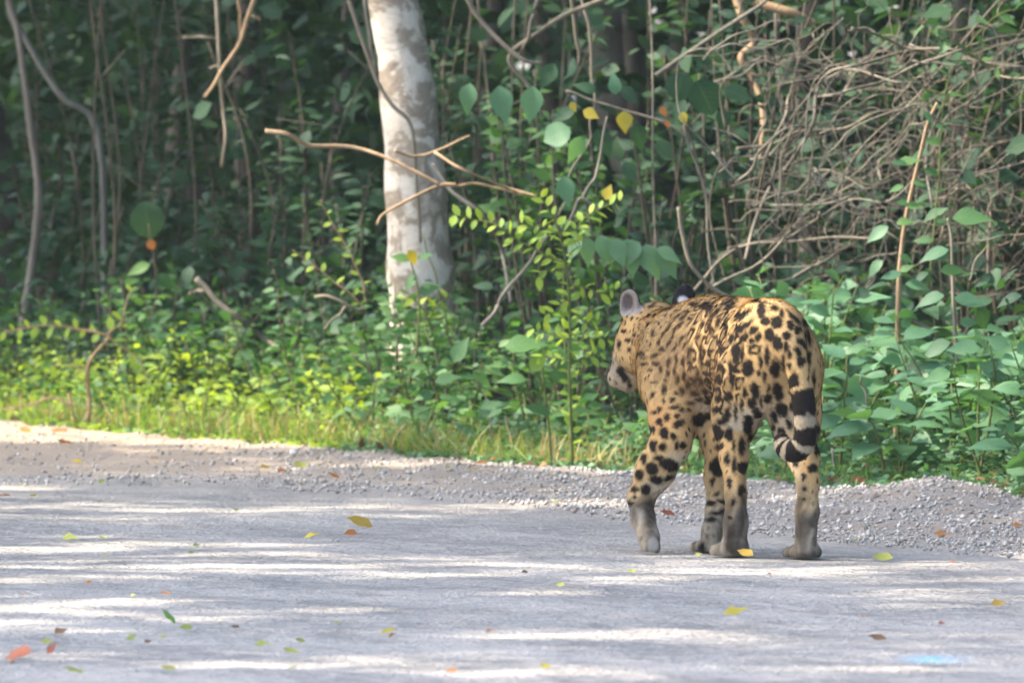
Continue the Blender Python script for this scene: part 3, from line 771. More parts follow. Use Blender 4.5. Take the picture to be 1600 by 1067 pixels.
SPOTS += zone(960, 620, 4.104, [
 (215,210,25,40),(250,215,20,30),(320,235,50,60),(380,255,35,40),(250,315,42,65),(310,320,45,45),(410,170,60,36,35),(190,395,35,55),(280,390,55,40),(240,460,70,70),(160,500,50,60),
 (270,530,75,50),(350,435,110,70,-20),(345,520,80,32,25),(130,590,50,40),(200,590,55,60),(105,680,40,30),(130,640,30,30),(440,310,40,40),(400,310,25,45),(545,145,60,70),(650,230,85,90),
 (675,315,50,35),(655,450,75,105),(630,540,30,50),(620,682,60,32),(690,670,70,26),(665,740,90,26,8),(620,785,60,25),(655,620,40,26,30),(735,240,46,76),(815,320,46,95),(725,395,32,70),
 (765,310,18,70),(770,440,28,90),(830,455,66,70),(735,550,32,70),(815,595,48,70),(855,180,55,115),(760,680,22,50,-25),(740,775,28,28),(285,160,40,36),(340,125,32,36),(390,65,56,26,20),
 (290,80,28,28),(400,120,28,24),(655,80,52,36),(720,120,40,95,-15),(775,100,22,95),(880,40,55,66),(880,270,28,85),(560,975,34,80)])
SPOTS += zone(960, 640, 4.103, [(1270,375,58,46),(1210,430,32,46),(1165,350,36,36),(1215,500,36,30),(1215,575,28,26),(1310,150,34,80),(1300,250,38,80)])
SPOTS += zone(940, 430, 5.335, [(215,545,35,40),(145,580,28,66),(230,620,33,33),(320,655,70,33),(350,690,36,18),(350,740,60,26),(140,450,20,40),(158,800,60,70),(190,850,50,70,20),(228,905,36,66),
 (385,340,40,36),(440,335,36,36),(385,410,36,32),(470,405,18,26),(180,470,40,26),(270,500,24,24)])
SOFT = [(1250, 800, 16, 90, 0), (1135, 800, 14, 60, 0), (1160, 800, 10, 80, 0), (990, 800, 14, 22, 0), (1005, 790, 26, 18, 0), (960 + 770 / 4.104, 620 + 960 / 4.104, 30, 26, 0), (960 + 215 / 4.104, 620 + 720 / 4.104, 17, 40, 0), (1278, 835, 12, 60, 0), (1262, 868, 40, 12, 0), (1140, 835, 14, 40, 0), (1012, 815, 12, 26, 0)]  # soft darks on lower legs and paws: shading painted into the coat

from mathutils.kdtree import KDTree
kd = KDTree(len(JV))
for i_, v_ in enumerate(JV.tolist()): kd.insert(v_, i_)
kd.balance()
def around(p, r): return np.array([q[1] for q in kd.find_range(Vector(p), r)], int)
bvh = BVHTree.FromPolygons([Vector(v) for v in JV.tolist()], JF.tolist())
dark = np.zeros(len(JV))
jx = jpx + 1.6 * vnoise(JV, 190, 21) + 1.0 * vnoise(JV, 420, 23); jyy = jpy + 1.6 * vnoise(JV, 190, 22) + 1.0 * vnoise(JV, 420, 24)
camo = Vector((0, 0, CAMH))
def stamp(sp, strength, edge):
    for (x, y, ww, hh, an) in sp:
        hit = bvh.ray_cast(camo, ray(x, y).normalized())
        if hit[0] is None: continue
        near = around(hit[0], 1.25 * max(ww, hh) / 590 + .012)
        c, s = math.cos(R(an)), math.sin(R(an))
        dx, dy = jx[near] - x, -(jyy[near] - y)
        u, v = dx * c + dy * s, -dx * s + dy * c
        q = np.hypot(u / (ww * .5 * GROW), v / (hh * .5 * GROW))
        e = edge / max(3, .5 * min(ww, hh))
        val = strength * np.clip((1 + e - q) / (2 * e), 0, 1)
        dark[near] = np.maximum(dark[near], val)
GROW = 1.28
stamp(SPOTS, 1.0, 1.5)
GROW = 1.75
stamp(FINE, .93, 1.5)
dark = np.maximum(dark, np.clip(rim1 * (.9 + 1.5 * vnoise(JV, 110, 41)), 0, 1))
GROW = 1.2
stamp(SOFT, .78, 6)
# small flecks where the coat is still bare
view = norm(np.array([0, 0, CAMH]) - JV)
vis = np.where(((JN * view).sum(1) > .12) & (JV[:, 2] > .035))[0]
RNGJ = np.random.default_rng(5); RNGJ.shuffle(vis)
for i in vis[:2600]:
    p = JV[i]; m = around(p, .020)
    r = np.linalg.norm(JV[m] - p, axis=1)
    s0 = RNGJ.uniform(.0040, .0075); gap = s0 + .0075
    if dark[m][r < gap].max() > .25: continue
    dz = JV[m] - p; r = np.sqrt((dz[:, :2] ** 2).sum(1) * 1.5 + (dz[:, 2] * .75) ** 2) * (1 + .25 * vnoise(JV[m], 260, 77))
    dark[m] = np.maximum(dark[m], (RNGJ.uniform(.7, .97) if p[2] > .18 else RNGJ.uniform(.15, .5)) * np.clip((s0 - r) / .0022 + .5, 0, 1))
# spots on the sides the photograph does not show
view = norm(np.array([0, 0, CAMH]) - JV)
hid = np.where((JN * view).sum(1) < .08)[0]
hid = hid[(JV[hid, 2] > .10)]
RNGJ.shuffle(hid)
chosen = []
for i in hid[:6000]:
    p = JV[i]
    if all(np.sum((p - q) ** 2) > .040 ** 2 for q in chosen): chosen.append(p)
back = (JN * view).sum(1) < .25
for p in chosen:
    m = around(p, .04); m = m[back[m]]
    r = np.linalg.norm(JV[m] - p, axis=1) * (1 + .2 * vnoise(JV[m], 120, 9)); s0 = RNGJ.uniform(.009, .016)
    dark[m] = np.maximum(dark[m], np.clip((s0 - r) / .003 + .5, 0, 1))
# tail rings
TI = np.argmin(((JV[:, None, :2] * 0 + JV[:, None, :] - TP[None]) ** 2).sum(-1), axis=1) if len(JV) < 200 else None
td = np.full(len(JV), 9.); tt = np.zeros(len(JV))
for i in range(21):
    a, b = TP[i], TP[i + 1]; ba = b - a; t = np.clip(((JV - a) @ ba) / (ba @ ba), 0, 1)
    d = np.linalg.norm(JV - a - t[:, None] * ba, axis=1) - (TR[i] + (TR[i + 1] - TR[i]) * t)
    m = d < td; td[m] = d[m]; tt[m] = (i + t[m]) / 21
istail = (td < .008) & (tt > .26)
lerp(np.array([.29, .25, .19]), (istail[:, None] * sstep(tt, .3, .45)) * .85)
tq = tt + .010 * vnoise(JV, 160, 31)
band = np.zeros(len(JV))
for a, b in ((.335, .455), (.50, .605), (.645, .80), (.84, .875), (.91, .955), (.985, 1.1)):
    band = np.maximum(band, np.clip((tq - a) / .008, 0, 1) * np.clip((b - tq) / .008, 0, 1))
dark[istail] = np.where(tt[istail] > .33, band[istail], dark[istail])
# face: nose and mouth line; ears
lerp(np.array([.05, .03, .028]), sstep(.024 - np.linalg.norm(JV - NOSE - HX[1] * .006, axis=1), 0, .008))
dark *= 1.0
spotc = np.array([.006, .005, .006])
brown = np.array([.030, .016, .010])
isblk = sstep(np.hypot((jpx - 1060) / 75, (jpy - 560) / 110), .75, 1.1)
coat = coat * (1 - dark[:, None] * .985) + (spotc * isblk + brown * (1 - isblk)) * dark[:, None] * .985
for c, ax, is_left in ((EARL, EAXL, 1), (EARR, EAXR, 0)):
    q = (JV - c) @ ax.T
    m = (np.abs(q[:, 0]) < .044) & (np.abs(q[:, 1]) < .05) & (q[:, 2] > -.034) & (q[:, 2] < .06)
    e = np.linalg.norm(q / np.array([.031, .05, .040]), axis=1)
    facing = JN @ ax[1]
    inside = m & (facing > .1)
    outside = m & (facing <= .1)
    f = np.zeros(len(JV)); f[inside] = 1
    ins = np.array([.24, .20, .175])[None] * np.ones((len(JV), 1))
    core = sstep(1.0 - np.hypot((q[:, 0] - .004) / .020, (q[:, 2] - .006) / .030), 0, .5)
    ins = ins * (1 - .75 * core) + np.array([.05, .04, .042]) * .75 * core
    low = sstep(-q[:, 2], .012, .030)
    ins = ins * (1 - low) + np.array([.33, .29, .26]) * low
    coat = coat * (1 - f[:, None]) + ins * f[:, None]
    f = np.zeros(len(JV)); f[outside] = 1
    ob = np.array([.014, .013, .016])[None] * np.ones((len(JV), 1))
    wsp = sstep(1.2 - np.hypot(q[:, 0] / .016, (q[:, 2] + .004) / .012), 0, .5)
    ob = ob * (1 - wsp) + np.array([.55, .52, .52]) * wsp
    coat = coat * (1 - f[:, None]) + ob * f[:, None]
pad = np.clip(1.3 - np.hypot((jpx - 1020) / 8, (jpy - 851) / 12), 0, 1)[:, None] * ((JV[:, 1] > JY + .12) & (JV[:, 2] < .12))[:, None]
lerp(np.array([.42, .38, .33]), np.clip(pad * 2, 0, .9))
coat = np.clip(coat, .006, 1)

jroot = empty('jaguar', (float(JV[:, 0].mean()), JY + .2, 0.0))
tag(jroot, 'spotted golden jaguar walking away over the road, left forepaw lifted, head low', 'jaguar')
jo = np.array(jroot.location)
M = Mat('jaguar_coat')
at_ = M.n('ShaderNodeAttribute', _attribute_name='coat').outputs['Color']
hn = M.noise(M.pos(), 260, 3, .7)
jc = M.mix(M.math('MULTIPLY', M.math('SUBTRACT', hn, .35), .5, True), at_, (.02, .014, .01))
jb = M.bsdf(jc, .78, M.bump(hn, .35, .004), .08)
JCOAT = M.done(jb)
jbody = add('body', mesh_np('jaguar_body', JV - jo, JF, col=coat), jroot, JCOAT)
# short fur lying back along the body
NF = 230000
tri = np.vstack([JF[:, [0, 1, 2]], JF[:, [0, 2, 3]]])
ar = np.linalg.norm(np.cross(JV[tri[:, 1]] - JV[tri[:, 0]], JV[tri[:, 2]] - JV[tri[:, 0]]), axis=1)
pick = RNGJ.choice(len(tri), NF, p=ar / ar.sum())
b1, b2 = RNGJ.random((2, NF)); sw = b1 + b2 > 1; b1[sw], b2[sw] = 1 - b1[sw], 1 - b2[sw]
tv = tri[pick]
bl = np.stack([1 - b1 - b2, b1, b2], 1)[..., None]
fp = (JV[tv] * bl).sum(1); fn = norm((JN[tv] * bl).sum(1)); fc = (coat[tv] * bl).sum(1)
keep = fp[:, 2] > .012
fp, fn, fc = fp[keep], fn[keep], fc[keep]; nf = len(fp)
flow = -BF[None] * np.clip((fp[:, 2:] - .25) / .3, 0, 1) * 1.2 + np.array([0, 0, -1.0])
flow = norm(flow - fn * (flow * fn).sum(1, keepdims=True) + RNGJ.normal(0, .22, (nf, 3)))
hdir = norm(flow + fn * RNGJ.uniform(.18, .55, (nf, 1)))
Lh = RNGJ.uniform(.0045, .0085, (nf, 1)) * np.where(fp[:, 2:] < .16, .65, 1)
sd = norm(np.cross(hdir, fn)) * .00085
FV = np.stack([fp - sd - fn * .001, fp + sd - fn * .001, fp + hdir * Lh], 1).reshape(-1, 3)
FC = np.repeat(fc * RNGJ.uniform(.72, 1.30, (nf, 1)), 3, 0)
M = Mat('jaguar_fur')
fur_m = M.done(M.bsdf(M.n('ShaderNodeAttribute', _attribute_name='coat').outputs['Color'], .85, None, .08))
fo = add('fur', mesh_np('jaguar_fur', FV - jo, np.arange(nf * 3).reshape(-1, 3), col=np.clip(FC, .005, 1), smooth=False), jroot, fur_m)
fo['kind'] = 'stuff'
# eyes and whiskers
M = Mat('eye'); eye_m = M.done(M.bsdf((.25, .16, .03), .1, None, .6))
import bmesh
for sx in (-1, 1):
    bm = bmesh.new(); bmesh.ops.create_uvsphere(bm, u_segments=12, v_segments=8, radius=.011)
    me = bpy.data.meshes.new('eye'); bm.to_mesh(me); bm.free()
    e = add('eye', me, jroot, eye_m); e.location = Vector(HC + HX[0] * sx * .038 + HX[1] * .100 + HX[2] * .016 - jo)
del body, bvh
# ================================================================== trees
rt = np.random.default_rng(21)
def crown_points(c, r, n, rng, clumps=46):
    """leaf positions in clumps through an uneven crown volume"""
    c = np.array(c); u = norm(rng.normal(size=(clumps, 3))); rr = rng.uniform(.25, 1, (clumps, 1)) ** .5
    cc = c + u * rr * np.array(r); k = rng.integers(0, clumps, n)
    return cc[k] + rng.normal(0, 1, (n, 3)) * np.array(r) * .17, cc
def tall_tree(name, base, top, crown_c, crown_r, nleaf, r0, label, group, bark, rng, lmat=None, L=.21, path=None, parts=True):
    base = Vector(base); root = empty(name, base); tag(root, label, 'tree', group); B = np.array(base)
    P = spline(path, 28) if path is not None else wobble(spline([base, base.lerp(Vector(top), .5), top], 24), .06, rng)
    n = len(P); rad = np.linspace(r0, r0 * .45, n) * (1 + .05 * np.sin(np.arange(n) * 1.7)); rad[0] *= 1.35; rad[1] *= 1.15
    V, F = tube(P, rad, 14)
    add('trunk', mesh_np('trunk', V - B, F), root, bark)
    pts, cc = crown_points(crown_c, crown_r, nleaf, rng)
    tp = P[-1]; LB = []
    for q in cc[::4]:
        m_ = tp + (q - tp) * .5 + np.array([0, 0, -.25]) + rng.normal(0, .15, 3)
        LB.append(tube(spline([P[-3] + rng.normal(0, .03, 3), m_, q], 8), np.linspace(r0 * .35, .012, 8), 5))
    V, F = join(LB); add('limbs', mesh_np('limbs', V - B, F), root, bark)
    pts = pts[shaded_keep(pts, rng)]; n = len(pts)
    D = rng.normal(0, 1, (n, 3)); D[:, 2] *= .5; N = rng.normal(0, .6, (n, 3)) + np.array([0, 0, 1.0])
    V, F, u, v = cloud(pts, D, N, L * rng.uniform(.6, 1.2, n), T_TINY, rng, 1.25)
    o = add('crown', mesh_np('crown', V - B, F, uv=u, var=v), root, lmat or LEAF); o['kind'] = 'stuff'
    return root
# the pale trunk: traced centre line, standing on the forest floor
TY = 34.6
tb = base_at(at(665, 520, TY).x, TY)
path = [Vector(tb), at(660, 470, TY), at(655, 400, TY), at(650, 300, TY), at(642, 200, TY), at(632, 100, TY), at(618, 20, TY), at(585, -160, TY), at(560, -700, TY), at(540, -1700, TY), Vector((-.6, TY + .4, 7.2))]
tall_tree('pale_tree', tb, None, (-.6, 35.2, 8.6), (2.6, 2.4, 1.8), 5200, .136, 'pale grey tree trunk with brown mottled bark standing behind the undergrowth', None, BARK, rt, path=path)
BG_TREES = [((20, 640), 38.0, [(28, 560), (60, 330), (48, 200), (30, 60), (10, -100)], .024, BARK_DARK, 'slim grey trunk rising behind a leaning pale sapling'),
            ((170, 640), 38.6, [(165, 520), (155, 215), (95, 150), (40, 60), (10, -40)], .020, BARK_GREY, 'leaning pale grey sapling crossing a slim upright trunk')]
for (bp, Y, pth, r0, bk, lab) in BG_TREES:
    b = base_at(at(bp[0], bp[1], Y).x, Y)
    pp = [Vector(b)] + [at(x, y, Y) for x, y in pth]; e = pp[-1]
    pp += [e + Vector((rt.normal(0, .1), .1, 1.5)), Vector((e.x, Y + .3, 5.4))]
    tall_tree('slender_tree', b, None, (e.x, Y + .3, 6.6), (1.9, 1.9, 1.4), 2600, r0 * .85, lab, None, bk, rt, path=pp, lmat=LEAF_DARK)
DARKX = [(260, 42.5, .045), (390, 43.5, .06), (520, 41.5, .035), (740, 41, .04), (850, 42, .05), (985, 39.5, .035), (1110, 40.5, .05), (1260, 37.5, .04), (1340, 39.5, .05), (1500, 36.8, .045), (1570, 38, .06)]
for x, Y, r0 in DARKX:
    X = at(x, 500, Y).x; b = base_at(X, Y)
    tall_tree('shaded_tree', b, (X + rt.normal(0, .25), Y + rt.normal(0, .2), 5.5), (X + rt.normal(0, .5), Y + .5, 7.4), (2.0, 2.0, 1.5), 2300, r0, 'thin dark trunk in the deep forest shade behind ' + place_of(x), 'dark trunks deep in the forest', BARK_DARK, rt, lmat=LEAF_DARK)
# tall trees whose crowns roof the road and the forest edge
ROOF = [((-9.0, 20.4), (-6.7, 20.7, 7.2), (2.7, 2.6, 1.5)), ((-9.2, 24.4), (-6.9, 24.6, 7.2), (2.7, 2.6, 1.5)), ((-9.6, 28.3), (-7.1, 28.4, 7.1), (2.8, 2.6, 1.5)), ((-10.4, 32.0), (-8.0, 32.0, 7.2), (2.9, 2.6, 1.5)), ((-11.0, 35.6), (-8.8, 35.6, 7.4), (2.9, 2.7, 1.6)), ((-11.6, 39.4), (-9.4, 39.4, 7.6), (3.0, 2.8, 1.6)),
        ((-3.9, 42.5), (-5.0, 40.4, 7.2), (2.9, 2.8, 1.5)), ((4.6, 33.5), (3.2, 33.2, 7.6), (3.0, 2.6, 1.6)), ((-6.0, 46.0), (-6.4, 44.0, 7.4), (3.0, 3.0, 1.6)), ((2.6, 41.5), (2.2, 40.5, 7.6), (3.0, 3.0, 1.6)), ((-1.5, 46.5), (-1.8, 45.6, 7.6), (3.0, 3.0, 1.6)), ((-2.4, 43.8), (-2.6, 41.6, 4.9), (2.4, 1.9, 1.1)), ((.7, 40.2), (.1, 39.0, 4.9), (2.2, 1.9, 1.1)), ((3.4, 37.6), (2.3, 36.2, 4.9), (2.0, 1.8, 1.1))]
for (bx, by), cc, cr in ROOF:
    b = base_at(bx, by) if by > veg_y(bx) else (bx, by, -.04)
    tall_tree('roadside_tree', b, (cc[0] * .8 + bx * .2, cc[1] * .8 + by * .2, cc[2] - .9), cc, cr, 5600 if cc[0] < -6 else 4600, .16, 'tall leafy tree arching over the road', 'trees roofing the road', BARK_GREY, rt)

# ================================================================== forest mass and floor litter
rf_ = np.random.default_rng(33)
def mass(name, n, yr, zr, L, mat, label, cat, tset=T_SM, xr=None, wid=1.15):
    d = rf_.uniform(*yr, n); X = rf_.uniform(-5.5, 5.5, n) if xr is None else rf_.uniform(*xr, n); Y = veg_y(X) + d
    cl = n2d(X * 1.3, Y * .7 + 3, 2.2, 44)
    Z = ground_z(X, Y) + zr[0] + (zr[1] - zr[0]) * rf_.random(n) ** 1.1
    k = n2d(X + .7 * Z, Z * 2.2 + Y * .3, 3.0, 45) + .5 * cl + rf_.normal(0, .35, n) > -.35
    X, Y, Z = X[k], Y[k], Z[k]; n = len(X)
    D = rf_.normal(0, 1, (n, 3)); D[:, 2] = D[:, 2] * .5 - .3; N = rf_.normal(0, .45, (n, 3)) + np.array([0, -.35, .8])
    V, F, u, v = cloud(np.stack([X, Y, Z], 1), D, N, L * rf_.uniform(.5, 1.25, n), tset, rf_, wid)
    o = add(name, mesh_np(name, V, F, uv=u, var=v), None, mat); tag(o, label, cat, kind='stuff'); return o
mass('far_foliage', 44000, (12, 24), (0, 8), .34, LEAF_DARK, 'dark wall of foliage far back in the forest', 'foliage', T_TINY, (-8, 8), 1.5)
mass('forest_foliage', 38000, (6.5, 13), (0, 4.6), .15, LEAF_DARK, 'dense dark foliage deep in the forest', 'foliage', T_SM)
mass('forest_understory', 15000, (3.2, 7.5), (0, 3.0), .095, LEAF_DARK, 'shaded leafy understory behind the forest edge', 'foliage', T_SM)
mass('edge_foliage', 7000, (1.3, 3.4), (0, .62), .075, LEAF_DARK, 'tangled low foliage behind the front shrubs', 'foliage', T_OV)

# ---- ground cover along the verge
def cover(name, n, dr, hmax, L, mat, label, xr, tset=T_SM, bias=1.6):
    X = rf_.uniform(*xr, n); t = rf_.random(n); Y = veg_y(X) + dr[0] + (dr[1] - dr[0]) * t ** 1.2
    k = n2d(X, Y, 4.0, 51) + rf_.normal(0, .5, n) > -.5; X, Y = X[k], Y[k]; n = len(X)
    hh = hmax * (.55 + .45 * n2d(X, Y, 3.1, 52)) * np.clip((Y - veg_y(X) + .10) / .35, .10, 1)
    Z = np.maximum(ground_z(X, Y), verge_z(X, Y)) + hh * rf_.random(n) ** bias
    D = rf_.normal(0, 1, (n, 3)); D[:, 2] = np.abs(D[:, 2]) * .4 - .1; N = rf_.normal(0, .42, (n, 3)) + np.array([0, -.30, .8])
    V, F, u, v = cloud(np.stack([X, Y, Z], 1), D, N, L * rf_.uniform(.5, 1.3, n), tset, rf_)
    o = add(name, mesh_np(name, V, F, uv=u, var=v), None, mat); tag(o, label, 'ground cover', kind='stuff'); return o
cover('ground_cover', 27000, (-.30, 1.9), .26, .028, LEAF, 'small leaved green ground cover along the verge', (-3.4, 2.6))
cover('lime_ground_cover', 20000, (-.32, 1.6), .36, .024, LEAF_LIME, 'bright yellow green ground cover on the sunny verge', (-3.4, -.55), T_SM)
cover('bluish_ground_cover', 12000, (-.34, 1.2), .22, .028, LEAF_BLUE, 'blue green ground cover beside the gravel', (-.6, 2.6))
def grass(n, xr, dr, L, mat, name, label):
    X = rf_.uniform(*xr, n); Y = veg_y(X) + rf_.uniform(*dr, n) + .05 * n2d(X, X * 0, 9, 61)
    P = np.stack([X, Y, np.maximum(ground_z(X, Y), verge_z(X, Y)) - .004], 1)
    D = rf_.normal(0, .45, (n, 3)); D[:, 2] = 1; N = rf_.normal(0, 1, (n, 3)); N[:, 2] *= .2
    V, F, u, v = cloud(P, D, N, L * rf_.uniform(.35, 1.2, n), T_GRASS, rf_, 1.6)
    o = add(name, mesh_np(name, V, F, uv=u, var=v), None, mat); tag(o, label, 'grass', kind='stuff')
grass(2600, (-3.2, .4), (-.25, .8), .115, STRAW, 'dry_grass', 'straw coloured dry grass wisps on the verge')
grass(5200, (-3.2, .1), (-.28, .75), .095, GRASS, 'grass', 'thin bright grass on the sunny verge')
grass(1500, (.1, 2.2), (-.06, .45), .06, GRASS, 'short_grass', 'short sparse grass beside the gravel mound')

# ---- litter lying along the verge edge (too many and small to count)
n = 1500; X = rf_.uniform(-2.6, 2.0, n); Y = veg_y(X) + rf_.normal(-.02, .14, n)
P = np.stack([X, Y, verge_z(X, Y) + .004 + .012 * rf_.random(n)], 1); D = rf_.normal(0, 1, (n, 3)); D[:, 2] *= .25; N = rf_.normal(0, .3, (n, 3)) + np.array([0, 0, 1.])
V, F, u, v = cloud(P, D, N, .032 * rf_.uniform(.5, 1.4, n), T_FALL, rf_)
tag(add('leaf_litter', mesh_np('leaf_litter', V, F, uv=u, var=v), None, LEAF_BRN), 'scattered brown leaf litter along the verge edge', 'leaf litter', kind='stuff')

# ================================================================== shrubs of the forest edge, one by one
rs = np.random.default_rng(77)
def scatter(n, dr, mind, rng, m=.12):
    out = []
    for _ in range(4000):
        if len(out) >= n: break
        d = rng.uniform(*dr); u = rng.uniform(-1, 1); X = u * 2.1 - .15; Y = float(veg_y(X)) + d
        if abs(X) > frame_x(Y, m): continue
        if all((X - a) ** 2 + (.55 * (Y - b)) ** 2 > mind ** 2 for a, b in out): out.append((X, Y))
    return out
# front row: separate leaves
for X, Y in scatter(46, (.05, 1.15), .17, rs):
    px = 800 + FPX * X / Y; d = Y - float(veg_y(X)); b = base_at(X, Y)
    if px > 1180:
        shrub('broadleaf_shrub', b, (.34 + .26 * d) * rs.uniform(.8, 1.2), .17, 3, 30, .145, T_OV, 'ov', LEAF_BLUE, TWIG_GREEN, 'broad leaved blue green shrub at gravel near', 'shrub', 'broadleaf shrubs by the gravel', rs, wid=1.15, up=.85)
    elif px > 640:
        shrub('leafy_shrub', b, (.20 + .20 * d) * rs.uniform(.8, 1.2), .16, 3, 32, .080, T_OV, 'ov', LEAF, TWIG_GREEN, 'low green leafy shrub at the verge edge near', 'shrub', 'low shrubs of the verge', rs)
    else:
        shrub('low_bush', b, (.20 + .17 * d) * rs.uniform(.8, 1.2), .18, 4, 36, .066, T_OV, 'ov', LEAF if rs.random() < .3 else LEAF_LIME, TWIG_GREEN, 'small leaved bush at the sunny verge edge near', 'bush', 'bushes of the sunny verge', rs)
# second row: foliage as one part
for X, Y in scatter(64, (.9, 2.6), .17, rs, .35):
    px = 800 + FPX * X / Y; b = base_at(X, Y)
    if px > 1150: shrub('back_broadleaf', b, rs.uniform(.42, .66), .22, 4, 70, .115, T_OV, 'ov', LEAF_BLUE, TWIG_GREEN, 'shaded broad leaved shrub in the second row behind', 'shrub', 'second row of broadleaf shrubs', rs, False, wid=1.1)
    else: shrub('back_shrub', b, rs.uniform(.34, .58), .24, 5, 90, .075, T_OV, 'ov', LEAF if rs.random() < .8 else LEAF_DARK, TWIG_DARK, 'shaded leafy shrub in the second row behind', 'shrub', 'second row of shrubs', rs, False)
for x, Y in ((610, 34.0), (650, 33.7), (690, 33.9), (730, 33.6)):
    b = base_at(at(x, 600, Y).x, Y)
    shrub('trunk_shrub', b, .52, .16, 5, 110, .065, T_OV, 'ov', LEAF, TWIG_DARK, 'leafy shrub hiding the trunk foot near', 'shrub', 'shrubs at the trunk foot', rs, False)
# taller shrubs in the shade beside the trunk and deep left
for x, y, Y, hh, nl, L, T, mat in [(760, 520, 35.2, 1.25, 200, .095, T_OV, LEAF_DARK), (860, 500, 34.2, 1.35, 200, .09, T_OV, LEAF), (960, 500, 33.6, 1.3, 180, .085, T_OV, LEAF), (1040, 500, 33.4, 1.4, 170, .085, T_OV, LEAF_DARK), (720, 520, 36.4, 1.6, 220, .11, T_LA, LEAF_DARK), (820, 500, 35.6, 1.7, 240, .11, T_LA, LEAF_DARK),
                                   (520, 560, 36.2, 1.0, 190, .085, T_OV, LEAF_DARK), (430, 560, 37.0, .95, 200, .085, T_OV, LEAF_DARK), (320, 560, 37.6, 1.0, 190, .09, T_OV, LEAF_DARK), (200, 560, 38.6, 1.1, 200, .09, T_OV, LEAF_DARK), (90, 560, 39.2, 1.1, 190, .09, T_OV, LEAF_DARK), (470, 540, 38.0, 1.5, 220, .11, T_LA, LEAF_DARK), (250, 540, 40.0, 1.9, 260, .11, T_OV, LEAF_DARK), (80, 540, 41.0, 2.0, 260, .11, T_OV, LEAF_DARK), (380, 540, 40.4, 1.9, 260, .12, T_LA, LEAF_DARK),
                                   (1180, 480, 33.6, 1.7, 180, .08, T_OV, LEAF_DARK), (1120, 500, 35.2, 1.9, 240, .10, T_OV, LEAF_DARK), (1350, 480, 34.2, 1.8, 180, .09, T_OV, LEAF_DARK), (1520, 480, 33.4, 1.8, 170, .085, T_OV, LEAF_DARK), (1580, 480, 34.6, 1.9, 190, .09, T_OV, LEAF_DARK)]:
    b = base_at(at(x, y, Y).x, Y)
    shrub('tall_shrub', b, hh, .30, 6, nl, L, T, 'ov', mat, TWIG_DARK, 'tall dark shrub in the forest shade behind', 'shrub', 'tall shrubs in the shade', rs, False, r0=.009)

# ================================================================== named plants
def at_list(off, sc, pts, Y): return [at(off[0] + x / sc, off[1] + y / sc, Y) for x, y in pts]
def twiggy(name, off, sc, Y, strands, label, cat, mat, group=None, jitter=.15):
    """one thing made of woody strands; each strand its own part. strand = (points, r0, r1)"""
    b0 = at(off[0] + strands[0][0][0][0] / sc, off[1] + strands[0][0][0][1] / sc, Y)
    root = empty(name, b0); tag(root, label, cat, group)
    for s in strands:
        pts = at_list(off, sc, s[0], Y)
        if jitter and len(s) < 4:
            for i in range(1, len(pts)): pts[i] = pts[i] + (pts[i] - cam.location).normalized() * float(rs.normal(0, jitter))
        P = wobble(spline(pts, 6 * len(pts)), .004, rs)
        stem_part(root, P, s[1], s[2], mat, 'branch', 7)
    return root
# sunlit sprig: small bright leaves along thin arching stems
def leafy_strand(root, pts, r0, L, tset, tn, mat, step, rng, smat=TWIG_GREEN, side=1.0, up=.8):
    P = wobble(spline(pts, 10 * len(pts)), .006, rng); stm = stem_part(root, P, r0, r0 * .4, smat)
    seg = np.linalg.norm(np.diff(P, axis=0), axis=1); cum = np.concatenate([[0], np.cumsum(seg)]); k = 0
    for s in np.arange(step, cum[-1], step):
        i = min(int(np.searchsorted(cum, s)) - 1, len(P) - 2); p = P[i] + (P[i + 1] - P[i]) * ((s - cum[i]) / seg[i]); td = norm(P[i + 1] - P[i])
        sd = norm(np.cross(td, np.array([0.15, -1, .35]))) * (1 if k % 2 else -1); k += 1
        d = norm(sd * side + td * .5 + rng.normal(0, .25, 3)); n = norm(np.array([0, -.45, up]) + rng.normal(0, .3, 3))
        leaf_obj(root, p, d, n, float(L * rng.uniform(.65, 1.2)), tset, tn, mat, rng, under=stm)
o2 = (680, 280); s2 = 3.81
r_ = empty('arching_shrub', at(890, 745, 31.0)); tag(r_, 'arching shrub with bright lime leaves catching sun beside the jaguar head', 'shrub')
SPRIG = [([(815, 1700), (800, 1200), (800, 900), (795, 640), (780, 480), (730, 300), (660, 170), (620, 100)], .006), ([(790, 500), (690, 470), (560, 400), (440, 330), (330, 260), (230, 240), (100, 215)], .004), ([(760, 330), (640, 300), (500, 250)], .003),
      ([(800, 640), (900, 650), (1000, 660), (1090, 660)], .003), ([(800, 780), (900, 860), (990, 830)], .003), ([(790, 560), (700, 540), (600, 580)], .003), ([(800, 950), (660, 930), (560, 860)], .003), ([(805, 960), (900, 950), (1050, 955)], .003),
      ([(740, 320), (830, 290), (900, 250), (1000, 165), (1100, 130)], .003), ([(800, 720), (720, 770), (640, 800)], .003), ([(810, 1100), (900, 1050), (1000, 1040)], .003), ([(810, 1080), (720, 1050), (600, 1080)], .003), ([(800, 450), (860, 400), (840, 330)], .003)]
for pts, r0 in SPRIG: leafy_strand(r_, at_list(o2, s2, pts, 31.0), r0, .044, T_SM, 'sm', LEAF_LIME, .018, rs)
